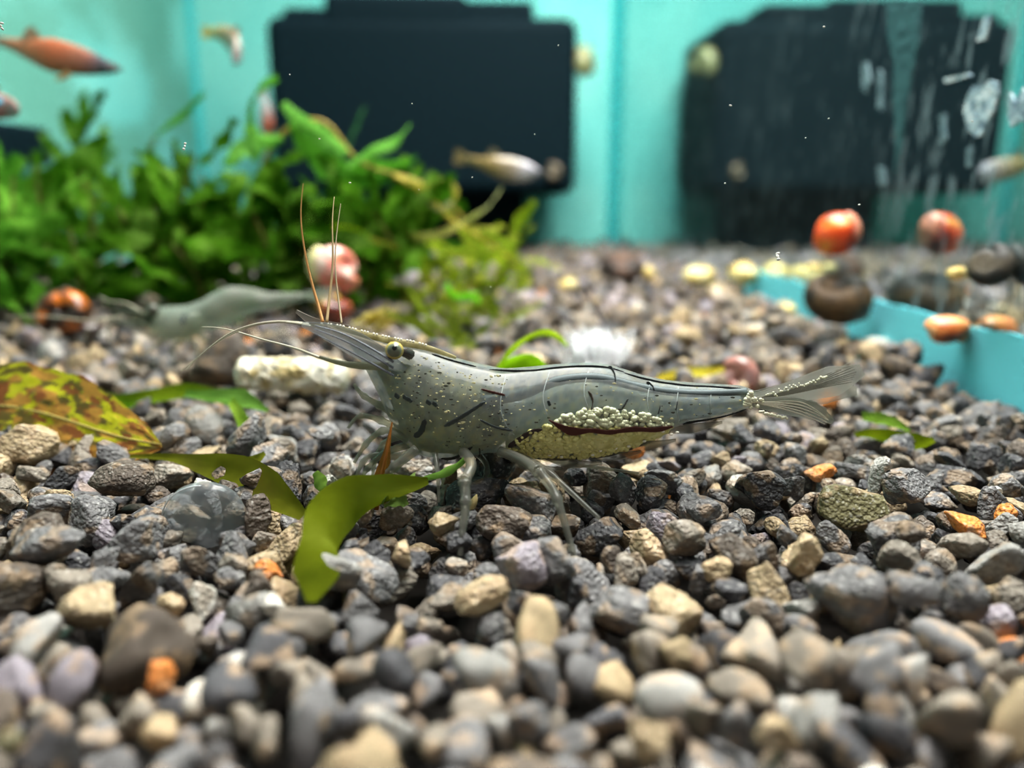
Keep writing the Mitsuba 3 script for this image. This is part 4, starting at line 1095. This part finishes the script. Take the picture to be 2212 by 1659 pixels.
lying('small_leaf', 'small light green leaf on the stones under the shrimp body', [([(905, 1034, 57), (945, 1026, 57), (975, 1012, 57), (1002, 992, 57.5)], [4, 9, 13, 10], [(96, 140, 50), (136, 178, 84)])], side=(0.2, -0.3, 0.9))
lying('arched_leaf', 'bright green leaf arching up behind the shrimp back', [
    ([(1068, 800, 84), (1098, 762, 85), (1145, 726, 86), (1195, 722, 88), (1226, 748, 89)], [9, 9, 8, 8, 3], [(140, 180, 10), (176, 206, 40)]),
    ([(1070, 806, 83), (1110, 782, 84), (1150, 782, 85), (1182, 800, 86)], [8, 20, 18, 6], [(110, 160, 8), (140, 190, 24)])], side=(0.3, -0.2, 0.9))
lying('ragged_leaf', 'ragged green leaf on the gravel right of the tail fan', [
    ([(1845, 938, 78), (1890, 938, 78), (1940, 948, 77), (1985, 955, 76), (2018, 950, 76)], [4, 13, 16, 20, 6], [(74, 92, 8), (120, 130, 20)]),
    ([(1862, 900, 81), (1900, 905, 81), (1935, 915, 80), (1965, 932, 79)], [10, 14, 11, 4], [(78, 108, 34), (104, 136, 44)])])
lying('yellow_leaf', 'narrow yellow leaf on the gravel behind the shrimp tail', [([(1420, 818, 102), (1465, 808, 102), (1520, 803, 102), (1568, 796, 102)], [8, 13, 13, 5], [(170, 150, 40), (196, 184, 60)])])

# ------------------------------------------------------------------ other small things
key = thing('white_pellet', 'white chalky cylindrical pellet lying behind the shrimp head', 'pellet')
n_, sides = 70, 60
c = smooth_curve([pt(512, 806, 93), pt(620, 810, 93), pt(752, 816, 93)], n_)
rp = 36 * mm_per_px(93)
k = np.linspace(0, 1, n_)
rad = rp * np.clip(np.minimum(k, 1 - k) * 14 + 0.25, 0, 1) ** 0.4
v, f = tube(c, rad, sides)
v = v + (v - np.r_[np.repeat(c, sides, 0), c[:1], c[-1:]]) * (0.4 * (meshkit.fbm(v * 0.9, 3, 3) - 0.5) + 0.4 * (meshkit.fbm(v * 3.2, 3, 5) - 0.5))[:, None]
add(key + '__core', (v, f), 'matte', mottled(v, [(176, 156, 104), (214, 206, 184), (226, 222, 208)], 0.8, 4, 3.5))
# fluffy white moult with two long filaments
key = thing('white_fluff', 'fluffy white tuft with long thin filaments behind the shrimp back', 'tuft')
fl, fr = [], np.random.default_rng(9)
for k in range(420):
    u, v_ = fr.normal(1290, 22), 800
    top = (fr.normal(1290 + (u - 1290) * 1.6, 14), fr.uniform(704, 760))
    fl.append(tube3([pt(u, v_ - 10, 100 + fr.normal(0, 2)), pt((u + top[0]) / 2 + fr.normal(0, 6), (v_ + top[1]) / 2, 100 + fr.normal(0, 2)), pt(*top, 100 + fr.normal(0, 2.5))], 0.09, 0.04, 6, 4))
add(key + '__fibres', cat_(*fl), 'matte', lin((244, 244, 246)), kind='stuff')
for pts in ([(1325, 725), (1300, 690), (1262, 628)], [(1260, 725), (1225, 690), (1175, 655)], [(1320, 730), (1370, 715), (1410, 712)]):
    add(numbered(key + '__filament'), tube3([pt(u, v_, 101) for u, v_ in pts], 0.3, 0.1, 20, 6), 'limb_clear', lin((196, 192, 196)))
# clear flake of shell standing on the stones, lower left
key = thing('clear_flake', 'glassy grey domed flake among the stones at lower left', 'flake')
v, f = ell(np.zeros(3), (3.1, 1.6, 2.9), 4)
f = f[(v[f].mean(1)[:, 1] < 0.4) & (v[f].mean(1)[:, 2] > -1.9)]
v = v * (1 + 0.15 * (meshkit.fbm(v * 0.5, 3, 1)[:, None] - 0.5)) @ rotm(0.2, -0.35, 0).T + pt(445, 1118, 56.2)
add(key + '__dome', (v, f), 'glassy', mottled(v, [(196, 204, 210), (236, 240, 242)], 0.7, 2))
rim = [pt(445, 1118, 56.2) + np.array([3.1 * math.cos(a_), -0.3, 2.9 * math.sin(a_)]) @ rotm(0.2, -0.35, 0).T for a_ in np.linspace(1.2, 3.3, 30)]
add(key + '__rim', tube(np.array(rim), 0.07, 6), 'wet', lin((206, 212, 216)), label='pale edge of the flake')
key = thing('seed_husk', 'tiny cream husk beside the straight walking leg', 'husk')
add(key + '__hull', tube(smooth_curve([pt(1012, 1108, 57), pt(1021, 1090, 57), pt(1030, 1068, 57)], 16), 0.3 * np.sin(np.linspace(0.15, 3.0, 16)), 10), 'matte', lin((206, 186, 130)))
# drifting specks in the water
sv_, fr = [], np.random.default_rng(17)
for (u, v_, r_) in ((1680, 548, 7), (400, 310, 5), (1780, 58, 4), (1566, 396, 4), (756, 395, 4), (905, 410, 3), (1020, 383, 3), (890, 224, 3), (1578, 228, 4), (1740, 298, 3), (626, 161, 3), (4, 50, 5), (1060, 620, 3), (1856, 442, 4), (1790, 256, 3), (2100, 262, 3), (1206, 98, 3), (1155, 290, 3), (690, 300, 3)):
    for k in range(3 if r_ > 4 else 1):
        s = mm_per_px(66)
        sv_.append(ell(pt(u + fr.normal(0, 1.5) * (k > 0), v_ + 6 * k, 66 + fr.normal(0, 1)), (r_ * s * 0.45, r_ * s * 0.45, r_ * s * fr.uniform(0.5, 0.9)), 1, rotm(*fr.uniform(0, 3, 3))))
add('drifting_specks', cat_(*sv_), 'matte', lin((232, 226, 214)), kind='stuff', label='white specks drifting in the water', cat='specks')
